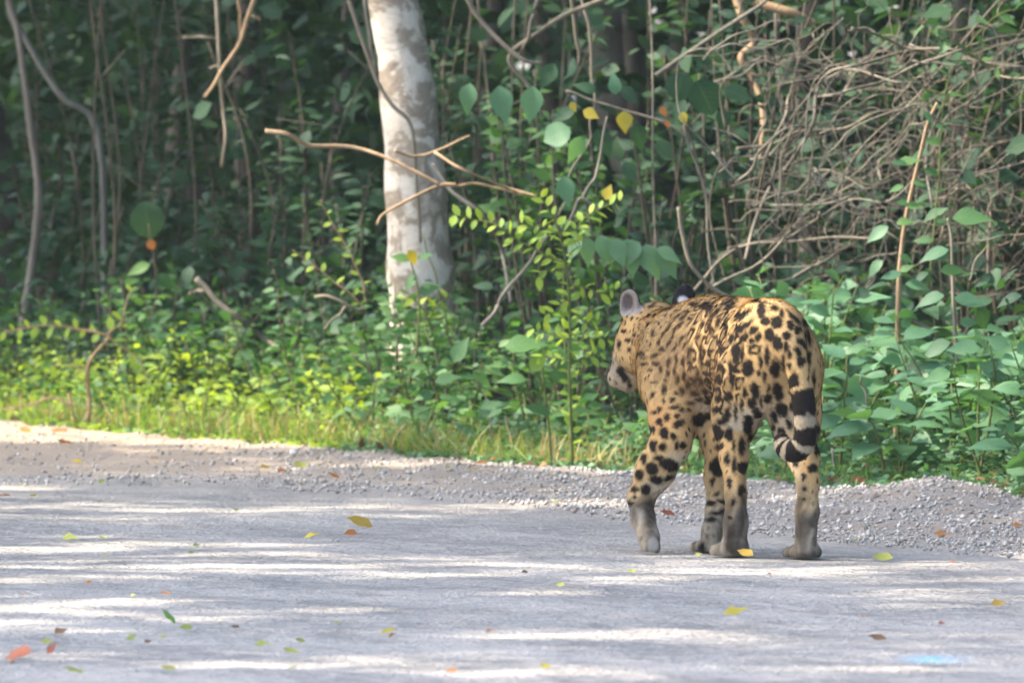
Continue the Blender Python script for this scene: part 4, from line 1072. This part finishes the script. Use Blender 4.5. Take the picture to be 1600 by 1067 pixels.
# left sunlit sprig and others
def sprig(name, off, sc, Y, strands, L, mat, step, label, smat=TWIG_WARM, tset=T_SM, tn='sm', group=None):
    root = empty(name, at(off[0] + strands[0][0][0][0] / sc, off[1] + strands[0][0][0][1] / sc, Y)); tag(root, label, 'plant', group)
    for pts, r0, leafy in strands:
        if leafy: leafy_strand(root, at_list(off, sc, pts, Y), r0, L, tset, tn, mat, step, rs, smat)
        else: stem_part(root, wobble(spline(at_list(off, sc, pts, Y), 20), .005, rs), r0, r0 * .6, smat)
oL, sL = (0, 380), 2.808
sprig('bent_sapling', oL, sL, 35.3, [([(380, 790), (385, 650), (420, 500), (470, 405)], .010, 0), ([(470, 405), (350, 375), (200, 360), (10, 390)], .005, 1), ([(465, 410), (540, 330), (560, 230), (600, 200)], .004, 1), ([(400, 560), (300, 530), (220, 545)], .003, 1), ([(470, 410), (600, 500), (660, 620)], .004, 1)],
      .050, LEAF_LIME, .030, 'bent orange stemmed sapling with bright leafy twigs at the sunny verge')
sprig('drooping_twig', oL, sL, 35.4, [([(330, 790), (300, 665), (320, 710)], .006, 0), ([(310, 705), (200, 685), (90, 715), (0, 725)], .005, 1)], .045, LEAF_LIME, .035, 'pale drooping twig over the stones of the sunny verge')
sprig('upright_sprig', (400, 300), 2.32, 33.6, [([(400, 400), (380, 330), (345, 230), (300, 150), (240, 30)], .004, 1), ([(400, 430), (310, 340), (240, 290), (130, 210)], .004, 1)], .040, LEAF_LIME, .035, 'thin upright sprig with small yellow green leaves left of the trunk', TWIG_WARM)
sprig('trunk_sprig', (400, 300), 2.32, 33.4, [([(690, 520), (680, 420), (650, 300), (600, 150)], .004, 0), ([(640, 520), (620, 440), (560, 390), (520, 400)], .004, 1), ([(640, 500), (640, 430), (690, 380)], .004, 1)], .046, LEAF_LIME, .030, 'sunlit sprig of small bright leaves at the foot of the pale trunk', TWIG_GREEN, T_OV, 'ov')
# climbing vine leaves, big and round, and the yellow ones among them
v_ = empty('climbing_vine', at(1100, 470, 32.6)); tag(v_, 'climbing vine with round green and yellow leaves in front of the thicket', 'vine')
for pts in ([(1120, 470), (1100, 320), (1075, 200), (1090, 110)], [(1080, 220), (1000, 170), (930, 160), (880, 150)], [(930, 165), (900, 260), (880, 330)], [(1090, 140), (1150, 120), (1200, 90)]):
    stem_part(v_, wobble(spline([at(x, y, 32.6) for x, y in pts], 24), .008, rs), .005, .003, TWIG_GREY)
def vleaf(root, x, y, size_px, Y, mat, tset, tn, ang=-90, tilt=.25, lab=None, wid=1.0):
    L = size_px * Y / FPX; a = R(ang); d = Vector((math.cos(a), -.15, math.sin(a)))
    p = at(x, y, Y) - d * L * .5
    o = leaf_obj(root, p, d, (rs.normal(0, .2), -1, tilt + rs.normal(0, .1)), L, tset, tn, mat, rs, wid=wid)
    if lab: o['label'] = lab
    return o
for x, y, s, a in [(1103, 152, 58, -60), (1062, 136, 44, -100), (1155, 148, 50, -20), (1060, 175, 42, -120), (900, 235, 46, -110), (945, 225, 52, -60), (880, 180, 40, -150), (915, 135, 38, 150), (830, 165, 60, -95), (785, 165, 62, -80), (730, 155, 50, -100), (885, 300, 50, -80), (985, 150, 40, -40), (960, 130, 36, 100), (1000, 215, 46, -70), (1040, 235, 40, -50), (870, 210, 44, 200), (1130, 190, 40, -90), (855, 120, 46, -120), (985, 270, 40, -60)]:
    vleaf(v_, x, y, s, 32.6 + rs.normal(0, .12), LEAF_DARK if rs.random() < .5 else LEAF_BLUE, T_RO if s in (58, 44) else T_OV, 'ro' if s in (58, 44) else 'ov', a, wid=1.15, tilt=.7)
for x, y, s, a, mt, lb in [(976, 192, 36, -85, LEAF_YEL, 'yellow hanging leaf'), (924, 179, 28, -25, LEAF_YEL, 'pale yellow leaf'), (896, 168, 18, -60, LEAF_YEL, 'small yellow leaf'), (1037, 175, 18, -50, LEAF_ORA, 'orange leaf'), (1043, 194, 13, -50, LEAF_ORA, 'small orange leaf'), (1068, 186, 22, -80, LEAF_YEL, 'dull yellow leaf'), (950, 300, 26, 70, LEAF_YEL, 'yellow green leaf')]:
    vleaf(v_, x, y, s, 32.45, mt, T_OV, 'ov', a, lab=lb, wid=1.4, tilt=.7)
# the drooping lobed leaf over the jaguar's head
lob = empty('lobed_plant', at(890, 560, 31.6)); tag(lob, 'plant with one drooping lobed grey green leaf above the jaguar head', 'plant')
stem_part(lob, spline([at(890, 620, 31.6), at(880, 480, 31.6), at(892, 385, 31.6), at(960, 372, 31.6), at(1060, 412, 31.6)], 30), .004, .002, TWIG_GREEN)
for x, y, L, a in [(905, 372, 40, -120), (915, 372, 46, -80), (935, 370, 48, -60), (950, 372, 46, -100), (975, 376, 56, -50), (985, 378, 58, -85), (1005, 384, 60, -62), (1028, 388, 46, -30), (1030, 390, 56, -58), (995, 378, 40, -110), (960, 374, 48, -72)]:
    vleaf(lob, x + math.cos(R(a)) * L * .5, y - math.sin(R(a)) * L * .5, L, 31.55 + rs.normal(0, .02), LEAF_PALE, T_LOBE, 'lobe', a, 1.1, wid=1.0)
big = empty('round_leaf_plant', at(230, 460, 36.6)); tag(big, 'plant with one big round green leaf in the shade before the slim trunks', 'plant')
stem_part(big, spline([at(235, 560, 36.6), at(245, 450, 36.6), at(232, 350, 36.6)], 14), .005, .003, TWIG_DARK)
vleaf(big, 230, 344, 58, 36.6, LEAF_DARK, T_RO, 'ro', -80, 1.0, 'big round green leaf'); vleaf(big, 236, 382, 16, 36.55, LEAF_ORA, T_RO, 'ro', -60, .2, 'small orange leaf'); vleaf(big, 215, 420, 40, 36.6, LEAF, T_OV, 'ov', 200, .6); vleaf(big, 262, 440, 44, 36.6, LEAF, T_OV, 'ov', -20, .6)
# larger single leaves in the front growth
fl = empty('verge_plant', at(860, 700, 31.2)); tag(fl, 'verge plant with big fresh green leaves left of the jaguar face', 'plant')
stem_part(fl, spline([at(862, 735, 31.2), at(855, 640, 31.2), at(845, 560, 31.2)], 14), .005, .003, TWIG_GREEN)
for x, y, s, a in [(842, 562, 44, 60), (822, 536, 68, 12), (772, 636, 56, 30), (720, 545, 48, 60), (880, 590, 50, -20), (800, 590, 44, 170), (900, 640, 52, 10), (840, 640, 46, 160), (700, 590, 44, 20), (755, 590, 40, -30), (880, 560, 38, 100)]:
    stem_part(fl, spline([at(855, 650, 31.2), at((855 + x) / 2, (650 + y) / 2 - 8, 31.15), at(x - math.cos(R(a)) * s * .5, y + math.sin(R(a)) * s * .5, 31.1)], 8), .002, .0015, TWIG_GREEN, 'petiole', 5)
    vleaf(fl, x, y, s, 31.1, LEAF if y != 562 else LEAF_LIME, T_OV, 'ov', a, 1.1, wid=1.1)
tk = empty('trunk_foot_plant', at(640, 470, 33.2)); tag(tk, 'small plant with a yellow leaf against the pale trunk', 'plant')
stem_part(tk, spline([at(650, 560, 33.2), at(655, 470, 33.2), at(640, 400, 33.2)], 14), .004, .003, TWIG_GREEN)
for x, y, s, a, mt in [(645, 402, 26, -60, LEAF_YEL), (625, 402, 30, 160, LEAF), (665, 400, 26, 20, LEAF), (640, 440, 30, -140, LEAF), (670, 450, 34, 30, LEAF)]: vleaf(tk, x, y, s, 33.15, mt, T_OV, 'ov', a, .9, wid=1.3)

# right-hand saplings
o8, s8 = (1150, 0), 2.32
def sapling(name, pts, r0, leaves, label, Y, mat=LEAF, smat=TWIG):
    root = empty(name, at(o8[0] + pts[0][0] / s8, o8[1] + pts[0][1] / s8, Y)); tag(root, label, 'sapling')
    stem_part(root, wobble(spline(at_list(o8, s8, pts, Y), 40), .004, rs), r0, r0 * .6, smat)
    for x, y, s, a, mm in leaves: vleaf(root, o8[0] + x / s8, o8[1] + y / s8, s / s8, Y - .05 + rs.normal(0, .03), mm, T_OV, 'ov', a, 1.1, wid=1.1)
sapling('upright_sapling', [(830, 1760), (800, 1200), (790, 950), (755, 790)], .008, [(860, 785, 150, 5, LEAF), (715, 920, 115, 195, LEAF_BLUE), (790, 975, 100, 10, LEAF), (710, 775, 80, 200, LEAF), (745, 765, 60, 30, LEAF), (850, 1090, 120, -10, LEAF_BLUE), (700, 1080, 110, 190, LEAF_BLUE), (870, 1250, 120, -5, LEAF_BLUE), (720, 1260, 120, 200, LEAF_BLUE), (880, 1400, 130, -20, LEAF_BLUE), (740, 1420, 120, 190, LEAF_BLUE), (640, 1330, 110, 185, LEAF_DARK)],
        'straight pale stemmed sapling with broad leaves behind the gravel mound', 29.9)
sapling('knotty_sapling', [(580, 1650), (590, 1060), (600, 900), (640, 680), (690, 480), (730, 370)], .010, [(630, 585, 90, 10, LEAF), (590, 590, 60, 170, LEAF), (670, 665, 60, -10, LEAF), (580, 685, 60, 200, LEAF), (650, 745, 70, 5, LEAF), (600, 735, 50, 170, LEAF), (615, 800, 70, 20, LEAF), (510, 850, 100, 215, LEAF_BLUE), (500, 970, 80, 220, LEAF_BLUE), (620, 940, 60, -30, LEAF), (700, 430, 50, -60, LEAF_BLUE), (740, 460, 40, -20, LEAF), (620, 970, 60, 30, LEAF), (560, 1000, 80, 190, LEAF_BLUE), (660, 1030, 90, 0, LEAF_BLUE)],
        'brown stemmed sapling with small paired leaves in front of dry vines', 30.4, smat=TWIG_WARM)
cr = empty('creeper', at(1530, 420, 31.8)); tag(cr, 'green creeper with small leaves climbing over the dry vines', 'vine')
for pts in ([(700, 1050), (730, 700), (760, 340), (830, 180), (950, 60), (1040, 30)], [(760, 340), (700, 330), (660, 300)], [(830, 180), (740, 130), (660, 80)], [(840, 190), (960, 260), (1000, 280)]):
    leafy_strand(cr, at_list(o8, s8, pts, 31.8), .004, .062, T_OV, 'ov', LEAF, .055, rs)

# ================================================================== dry vines, branches, lianas
vt = empty('vine_tangle', at(1330, 480, 32.2)); tag(vt, 'dense tangle of dry brown vines hanging at the forest edge', 'vine')
ST = [[(0, 540), (250, 490), (500, 430), (650, 390)], [(130, 745), (350, 740), (520, 695), (730, 720), (850, 650), (1040, 565), (1150, 500)], [(160, 310), (330, 280), (430, 255), (560, 300), (700, 290)], [(280, 355), (420, 330), (600, 260), (760, 190), (1060, 130)], [(400, 110), (600, 160), (800, 190), (950, 260), (1060, 310)],
      [(350, 730), (430, 580), (520, 470), (700, 300), (960, -20)], [(170, 720), (240, 660), (330, 650), (470, 690)], [(0, 660), (90, 560), (180, 470), (330, 430)], [(90, 800), (110, 600), (150, 400), (230, 330)], [(60, 560), (100, 420), (130, 320)], [(520, 660), (530, 580), (620, 470), (700, 420)], [(640, 920), (700, 800), (690, 600), (720, 460), (760, 340), (840, 280)],
      [(860, 640), (870, 480), (840, 330)], [(980, 600), (990, 760), (1050, 880)], [(920, 1060), (930, 800), (925, 680)], [(-180, 1060), (-60, 960), (60, 880), (250, 870), (500, 860)], [(200, 1000), (330, 930), (460, 950), (600, 900)], [(-30, 900), (150, 860), (330, 770), (520, 730)], [(300, 770), (310, 870), (420, 880)], [(-100, 1040), (100, 930), (330, 740), (600, 640)],
      [(180, 620), (270, 470), (300, 320), (420, 220), (700, 180), (1050, 240)], [(30, 940), (120, 700), (170, 470), (300, 290), (440, 240)]]
for pts in ST:
    P = at_list(o8, s8, pts, 32.2)
    P = [p + Vector((0, float(rs.normal(0, .22)), 0)) for p in P]
    stem_part(vt, wobble(spline(P, 9 * len(P)), .012, rs), rs.uniform(.004, .0068), rs.uniform(.0025, .004), TWIG if rs.random() < .5 else TWIG_GREY, 'vine_strand', 6)
for k in range(230):
    x0, y0 = rs.uniform(60, 1060), rs.choice([rs.uniform(120, 560), rs.uniform(560, 1010)], p=[.45, .55])
    ln = rs.uniform(200, 520); a = rs.normal(.15, .55) if rs.random() < .7 else rs.normal(1.3, .35); bend = rs.normal(0, .32)
    dx, dy = math.cos(a) * ln, -math.sin(a) * ln; nx, ny = -dy * bend, dx * bend
    Y = 32.2 + rs.normal(.25, .45)
    P = at_list(o8, s8, [(x0 - dx / 2, y0 - dy / 2), (x0 - dx * .2 + nx * .8, y0 - dy * .2 + ny * .8), (x0 + dx * .2 + nx, y0 + dy * .2 + ny), (x0 + dx / 2, y0 + dy / 2)], Y)
    if min(p.z for p in P) < .25: continue
    stem_part(vt, wobble(spline(P, 22), .016, rs), rs.uniform(.0018, .0042), rs.uniform(.0012, .002), (TWIG, TWIG_GREY, TWIG_DARK)[int(rs.integers(0, 3))], 'vine_strand', 5)
twiggy('dead_branch', (400, 0), 2.54, 32.6, [([(40, 520), (130, 535), (220, 580), (380, 585), (500, 620), (640, 680), (730, 735)], .008, .006), ([(795, 735), (730, 735), (620, 790), (510, 850), (480, 890)], .008, .004), ([(730, 735), (900, 740), (1100, 770)], .006, .003), ([(550, 600), (640, 620), (710, 605), (850, 540)], .006, .003), ([(710, 605), (830, 680), (1000, 745), (1110, 775)], .0055, .003)],
       'forked dead branch hanging across the pale trunk', 'branch', TWIG_WARM, jitter=.06)
twiggy('liana', (400, 0), 2.54, 34.3, [([(350, -60), (430, 180), (470, 300), (540, 420), (600, 490), (630, 600), (640, 760), (660, 960)], .009, .006), ([(425, -60), (455, 180), (475, 290)], .008, .006)], 'thin forked liana running down the pale trunk', 'liana', TWIG, jitter=0)
twiggy('leaning_stick', (400, 0), 2.54, 33.8, [([(700, 650), (780, 750), (900, 860), (970, 990), (1010, 1200)], .008, .006)], 'grey stick leaning beside the pale trunk', 'stick', TWIG_GREY)
twiggy('hanging_vine', (0, 0), 2.54, 36.4, [([(855, -60), (870, 200), (885, 430), (895, 560), (880, 660)], .009, .006), ([(725, 150), (860, 150)], .006, .005), ([(835, 268), (875, 268)], .005, .004)], 'thin pale vine hanging straight down in the dark forest', 'vine', TWIG, jitter=.03)
twiggy('hanging_branch', (0, 0), 2.54, 36.0, [([(1020, -60), (1005, 20), (960, 150), (880, 280), (810, 385)], .010, .006), ([(945, -60), (955, 150)], .007, .006), ([(1000, 60), (1030, 80)], .006, .004)], 'curved reddish branch hanging beside a thin pale vine', 'branch', TWIG_WARM, jitter=.03)
twiggy('broken_stick', oL, sL, 35.6, [([(860, 155), (950, 240), (1040, 330), (1140, 400), (1220, 470)], .012, .009), ([(900, 205), (860, 212), (830, 225)], .007, .005)], 'broken grey stick leaning out of the bushes left of the trunk', 'stick', TWIG_GREY, jitter=.04)
twiggy('fork_twig', (400, 300), 2.32, 33.2, [([(215, 380), (270, 380), (330, 410), (390, 440)], .006, .005), ([(325, 415), (290, 455), (245, 500)], .006, .004)], 'bare forked twig poking out left of the trunk foot', 'twig', TWIG, jitter=.03)
twiggy('slanting_stick', (400, 300), 2.32, 31.8, [([(820, 485), (900, 390), (990, 250), (1050, 160)], .008, .005)], 'straight bare stick slanting up between trunk and lime shrub', 'stick', TWIG_GREY, jitter=.03)
o7, s7 = (800, 0), 2.32
for nm, Y, st, lab, mt in [('crossing_branch', 33.4, [([(-200, -100), (-130, 60), (20, 200), (110, 230)], .010, .007), ([(350, -10), (150, 80), (0, 200), (50, 300), (105, 415)], .009, .006), ([(110, -50), (60, 120), (20, 210)], .008, .006)], 'crossing bare branches high right of the trunk', TWIG),
                           ('bare_vine', 33.6, [([(215, -20), (245, 240)], .008, .006), ([(250, -20), (285, 160), (302, 385)], .007, .005)], 'pair of straight bare vines hanging above the yellow leaves', TWIG),
                           ('slanted_branch', 33.0, [([(520, 275), (700, 150), (900, 20), (960, -40)], .008, .006)], 'long thin branch slanting up over the round vine leaves', TWIG_GREY),
                           ('lit_branch', 34.2, [([(760, -40), (860, 0), (1000, 45), (1100, 85)], .020, .016)], 'thick pale branch lying high over the dry vines', TWIG_WARM),
                           ('twisted_stem', 34.0, [([(800, -40), (840, 70), (880, 150), (830, 210), (880, 300), (910, 420), (900, 600)], .016, .011)], 'pale twisted stem standing left of the dry vines', TWIG_WARM),
                           ('curved_stem', 31.4, [([(605, 750), (620, 860), (650, 960), (720, 1040), (800, 1080)], .008, .006)], 'curved brown stem bending down behind the jaguar neck', TWIG),
                           ('thin_twig', 31.9, [([(190, 840), (250, 720), (295, 745)], .006, .004), ([(255, 720), (310, 610), (345, 430)], .006, .004)], 'thin forked twig above the lobed leaf', TWIG_GREY)]:
    twiggy(nm, o7, s7, Y, st, lab, 'branch', mt, jitter=.03)
# bare stems standing in the dark behind
for k in range(34):
    x = rs.uniform(10, 1590); Y = 35.2 + rs.uniform(.6, 4.5) if x < 1000 else 32.5 + rs.uniform(.6, 4.0)
    b = at(x, 640, Y); z0 = float(ground_z(b.x, Y)); X = b.x
    P = wobble(spline([(X, Y, z0 - .02), (X + rs.normal(0, .05), Y, z0 + .8), (X + rs.normal(0, .12), Y + rs.normal(0, .1), z0 + rs.uniform(1.4, 2.6))], 20), .012, rs)
    root = empty('dry_sapling', P[0]); tag(root, 'thin bare sapling standing in the dark understory behind ' + place_of(x), 'sapling', 'bare stems of the understory')
    stem_part(root, P, rs.uniform(.004, .010), .003, TWIG_DARK if x < 640 else (TWIG, TWIG_GREY, TWIG_DARK, TWIG_DARK)[int(rs.integers(0, 4))], 'stem', 6)  # left stems take the darker wood: deep shade put into their colour
    for j in range(int(rs.integers(0, 3))):
        q = P[int(rs.integers(8, 18))]; stem_part(root, spline([q, q + np.array([rs.normal(0, .12), rs.normal(0, .08), rs.uniform(.02, .2)])], 5), .003, .0015, TWIG_GREY, 'side_twig', 5)
# dry straws sticking out of the low growth
for pts, lab in [([(790, 650), (803, 705)], 'pale broken straw standing in the low growth left of the jaguar'), ([(915, 735), (945, 700), (985, 660)], 'pale dry twig lying at the verge beside the lifted paw'), ([(825, 740), (860, 720), (905, 728)], 'thin arched straw on the verge edge'), ([(1345, 590), (1355, 635)], 'short pale stick among broad leaves right of the tail'), ([(1300, 700), (1302, 745), (1298, 760)], 'thin pale straw beside the hind leg'),
                 ([(1385, 735), (1380, 775)], 'short dry straw behind the gravel'), ([(1365, 780), (1373, 745)], 'leaning dry straw behind the gravel'), ([(770, 700), (765, 640), (755, 610)], 'bent pale straw in the low growth')]:
    x, y = pts[0]; Y = float(veg_y((x - 800) / FPX * 31)) + .12
    for _ in range(3): Y = float(veg_y((x - 800) / FPX * Y)) + .10
    P = spline([at(a, b, Y) for a, b in pts], 10); V, F = tube(wobble(P, .004, rs), np.linspace(.004, .0025, 10), 5)
    tag(add('straw', mesh_np('straw', V, F), None, TWIG), lab, 'twig')

# ================================================================== stones and fallen leaves
def rock(px, py, wpx, hpx, mat, label):
    g = ground(px, py); Y = g.y; wv = wpx * Y / FPX / 2; hv = hpx * Y / FPX
    bm = bmesh.new(); bmesh.ops.create_icosphere(bm, subdivisions=3, radius=1); r = np.random.default_rng(int(px))
    V = np.array([v.co for v in bm.verts]); nn = 1 + .16 * vnoise(V, 2.2, int(px)) + .07 * vnoise(V, 5, int(px) + 1)
    for v, s in zip(bm.verts, nn): v.co = Vector((v.co.x * wv * s, v.co.y * wv * .8 * s, max(v.co.z * hv * .62 * s, -.2 * hv) + hv * .3))
    me = bpy.data.meshes.new('stone'); bm.to_mesh(me); bm.free(); me.polygons.foreach_set('use_smooth', [True] * len(me.polygons))
    o = add('stone', me, None, mat); o.location = (g.x, g.y, float(verge_z(g.x, g.y)) - .004); tag(o, label, 'stone')
import bmesh
def vnoise(P, s, seed=0):
    r = np.random.default_rng(seed); out = np.zeros(len(P))
    for k in range(5):
        d = norm(r.normal(size=3)) * s * (1 + .5 * k); out += np.sin(P @ d + r.uniform(0, 6.28)) / (1 + .4 * k)
    return out / 2.2
def stone_mat(name, ca, cb):
    M = Mat(name); o = M.obj(); n = M.noise(o, 30, 5); return M.done(M.bsdf(M.ramp(n, [(.3, ca), (.7, cb)]), .85, M.bump(n, .6, .01), .2))
rock(62, 668, 34, 26, stone_mat('stone_brown', (.16, .09, .055), (.32, .19, .12)), 'brown stone at the foot of the sunny bushes')
rock(92, 668, 38, 24, stone_mat('stone_pink', (.26, .20, .18), (.45, .37, .33)), 'pinkish grey stone beside a brown stone')
rock(458, 722, 13, 9, stone_mat('stone_white', (.5, .48, .45), (.7, .68, .64)), 'small white stone on the gravel verge')
rock(1367, 803, 16, 9, stone_mat('stone_dark', (.14, .12, .10), (.26, .23, .20)), 'dark pebble on the gravel mound')
rock(1025, 795, 10, 6, stone_mat('stone_grey', (.12, .11, .10), (.22, .2, .18)), 'dark pebble on gravel between the jaguar legs')
rl = np.random.default_rng(9)
def fallen(px, py, wpx, mat, label, group=None, lift=.0, tset=T_FALL):
    g = ground(px, py); L = 1.06 * wpx * g.y / FPX
    on_road = g.y < float(road_y(g.x)) + .02
    z = .0105 if on_road else float(verge_z(g.x, g.y)) + .008
    a = rl.choice([0, math.pi]) + rl.normal(0, .5); d = Vector((math.cos(a), math.sin(a), lift + rl.normal(.05, .08)))
    o = leaf_obj(None, (g.x - d.x * L * .5, g.y - d.y * L * .5, z + (.010 if lift else .005)), d, (rl.normal(0, .25), rl.normal(-.55, .2), 1), L, tset, 'fall', mat, rl, 'fallen_leaf', wid=1.25)
    tag(o, label, 'leaf', group); return o
Yl, Gl, Bl, Rl, Ol = LEAF_YEL, LEAF_FADE, LEAF_BRN, LEAF_RED, LEAF_ORA
fallen(1152, 974, 40, Yl, 'bright yellow leaf lying on the road behind the jaguar', lift=.25)
fallen(560, 834, 42, Yl, 'yellow leaf with a raised tip on the open road', lift=.2); fallen(548, 841, 24, Ol, 'orange leaf touching a yellow leaf on the open road')
fallen(488, 849, 28, Yl, 'flat yellow leaf beside the leaf with a raised tip')
fallen(258, 988, 30, LEAF, 'upright curled dark green leaf on the road', lift=.8); fallen(290, 991, 22, Gl, 'pale green leaf right of the curled dark green leaf')
fallen(26, 1030, 50, Rl, 'long red brown leaf at the road side'); fallen(86, 1036, 24, Rl, 'curled red leaf beside a long red brown leaf', lift=.7); fallen(97, 1004, 24, Bl, 'brown curled leaf with a pale edge on the road', lift=.4)
fallen(1164, 876, 26, Yl, 'yellow leaf lying beside the left hind paw'); fallen(1042, 812, 26, Rl, 'dark red leaf on the gravel between the jaguar legs'); fallen(850, 1053, 22, Yl, 'yellow leaf alone on the shaded road')
fallen(1378, 880, 34, Gl, 'pale yellow green leaf right of the hind paw'); fallen(1490, 887, 12, Rl, 'tiny red leaf right of the hind paw'); fallen(1560, 953, 24, Yl, 'yellow leaf with a thin stalk on the right road side')
fallen(605, 995, 24, Yl, 'small yellow leaf beside a dark curled leaf'); fallen(614, 1010, 16, Bl, 'small dark curled leaf on the road', lift=.5); fallen(302, 686, 20, Yl, 'bright yellow leaf standing at the edge of the sunny grass', lift=1.2)
fallen(1555, 792, 40, Yl, 'large yellow leaf at the forest edge beside the gravel mound', lift=.3); fallen(1243, 772, 20, Yl, 'yellow leaf behind the right hind leg', lift=.3); fallen(1345, 776, 34, Rl, 'red brown leaf at the forest edge behind the gravel'); fallen(1500, 768, 36, Bl, 'dry tan leaf standing beside the sapling stem', lift=.8)
for x, y, s, mt in [(8, 782, 22, Ol), (52, 782, 16, Yl), (160, 760, 14, Gl), (110, 849, 28, Gl), (160, 850, 14, Gl), (368, 805, 10, Gl), (470, 766, 16, Yl), (308, 861, 14, Gl), (165, 877, 10, Gl), (300, 872, 12, Gl), (140, 920, 12, Ol), (35, 940, 12, Ol), (258, 938, 16, Ol), (208, 940, 10, Gl), (205, 1010, 26, Gl), (254, 1006, 14, Gl), (232, 1014, 14, Bl), (344, 987, 12, Gl), (367, 990, 14, Bl), (411, 1018, 28, Gl), (468, 1012, 18, Gl), (453, 1030, 24, Gl), (525, 985, 16, Gl), (766, 996, 14, Bl), (455, 1054, 22, Gl), (705, 1059, 20, Ol), (262, 1057, 24, Gl), (115, 1063, 30, Gl), (875, 923, 14, Gl), (988, 903, 16, Gl), (820, 903, 14, Bl), (1202, 906, 10, Ol), (1350, 973, 14, Ol), (1472, 984, 12, Rl), (925, 845, 12, Gl), (1336, 852, 14, Gl), (1472, 842, 24, Ol), (868, 791, 10, Gl), (1092, 876, 12, Gl), (1370, 1008, 30, Bl), (20, 1046, 12, Bl), (75, 1014, 20, Gl)]:
    nm = {Yl: 'yellow', Gl: 'pale green', Bl: 'brown', Rl: 'red', Ol: 'orange'}[mt]
    fallen(x, y, s, mt, f'small {nm} leaf scattered on the road', f'small {nm} leaves on the road')
for x, y, s, mt in [(520, 754, 22, Ol), (440, 744, 20, Ol), (416, 741, 18, Yl), (470, 739, 26, Gl), (326, 733, 18, Ol), (122, 731, 16, Yl), (100, 712, 24, Ol), (92, 690, 30, Ol), (145, 668, 28, Ol), (200, 706, 22, Ol), (340, 692, 20, Ol), (366, 696, 16, Ol), (285, 700, 14, Bl), (430, 701, 16, Bl), (572, 684, 20, Ol), (640, 716, 18, Ol), (660, 718, 12, Rl), (705, 722, 24, Ol), (752, 741, 20, Ol), (738, 748, 14, Yl), (770, 735, 14, Ol), (850, 742, 16, Ol), (826, 748, 18, Bl), (1062, 738, 22, Ol), (1068, 748, 12, Rl), (1310, 768, 14, Ol), (960, 745, 18, Bl), (700, 747, 10, Gl), (590, 745, 14, Gl), (240, 728, 12, Ol), (1590, 832, 16, Ol), (240, 690, 18, Bl), (40, 690, 24, Ol), (180, 680, 18, Ol)]:
    if mt is Ol and (x * 7 + y) % 3 == 0: continue
    nm = {Yl: 'yellow', Gl: 'green', Bl: 'brown', Rl: 'red', Ol: 'orange'}[mt]
    fallen(x, y, s, mt, f'dry {nm} leaf fallen along the verge gravel', f'{nm} leaves along the verge')

# ---- look-alikes that share a label are told apart by their height
from collections import defaultdict
same = defaultdict(list)
for o in list(COL.objects):
    if o.parent is None and o.name in HEIGHTS and 'label' in o: same[o['label']].append(o)
for lab, os_ in same.items():
    os_.sort(key=lambda o: -HEIGHTS[o.name])
    words = {2: ('taller of two', 'lower of two'), 3: ('tallest of three', 'middle of three', 'lowest of three')}.get(len(os_))
    if words:
        for o, w_ in zip(os_, words):
            if len(lab.split()) + 3 <= 16: o['label'] = lab + ', ' + w_
HAZE = 0.0003
# ================================================================== humid air
M = Mat('haze_air'); M.t.nodes.remove(M.out); M.out = M.n('ShaderNodeOutputMaterial')
pv = M.n('ShaderNodeVolumePrincipled', Color=(.90, .96, 1.0), Density=HAZE); pv.inputs['Anisotropy'].default_value = .2
M.t.links.new(pv.outputs[0], M.out.inputs['Volume'])
x0, x1, y0, y1, z0, z1 = -500, 500, -430, 560, -2, 14
hv = [(x, y, z) for z in (z0, z1) for y in (y0, y1) for x in (x0, x1)]
hm = mesh_np('haze', hv, [(0, 2, 3, 1), (4, 5, 7, 6), (0, 1, 5, 4), (2, 6, 7, 3), (0, 4, 6, 2), (1, 3, 7, 5)], smooth=False)
tag(add('haze', hm, None, M.m), kind='stuff')
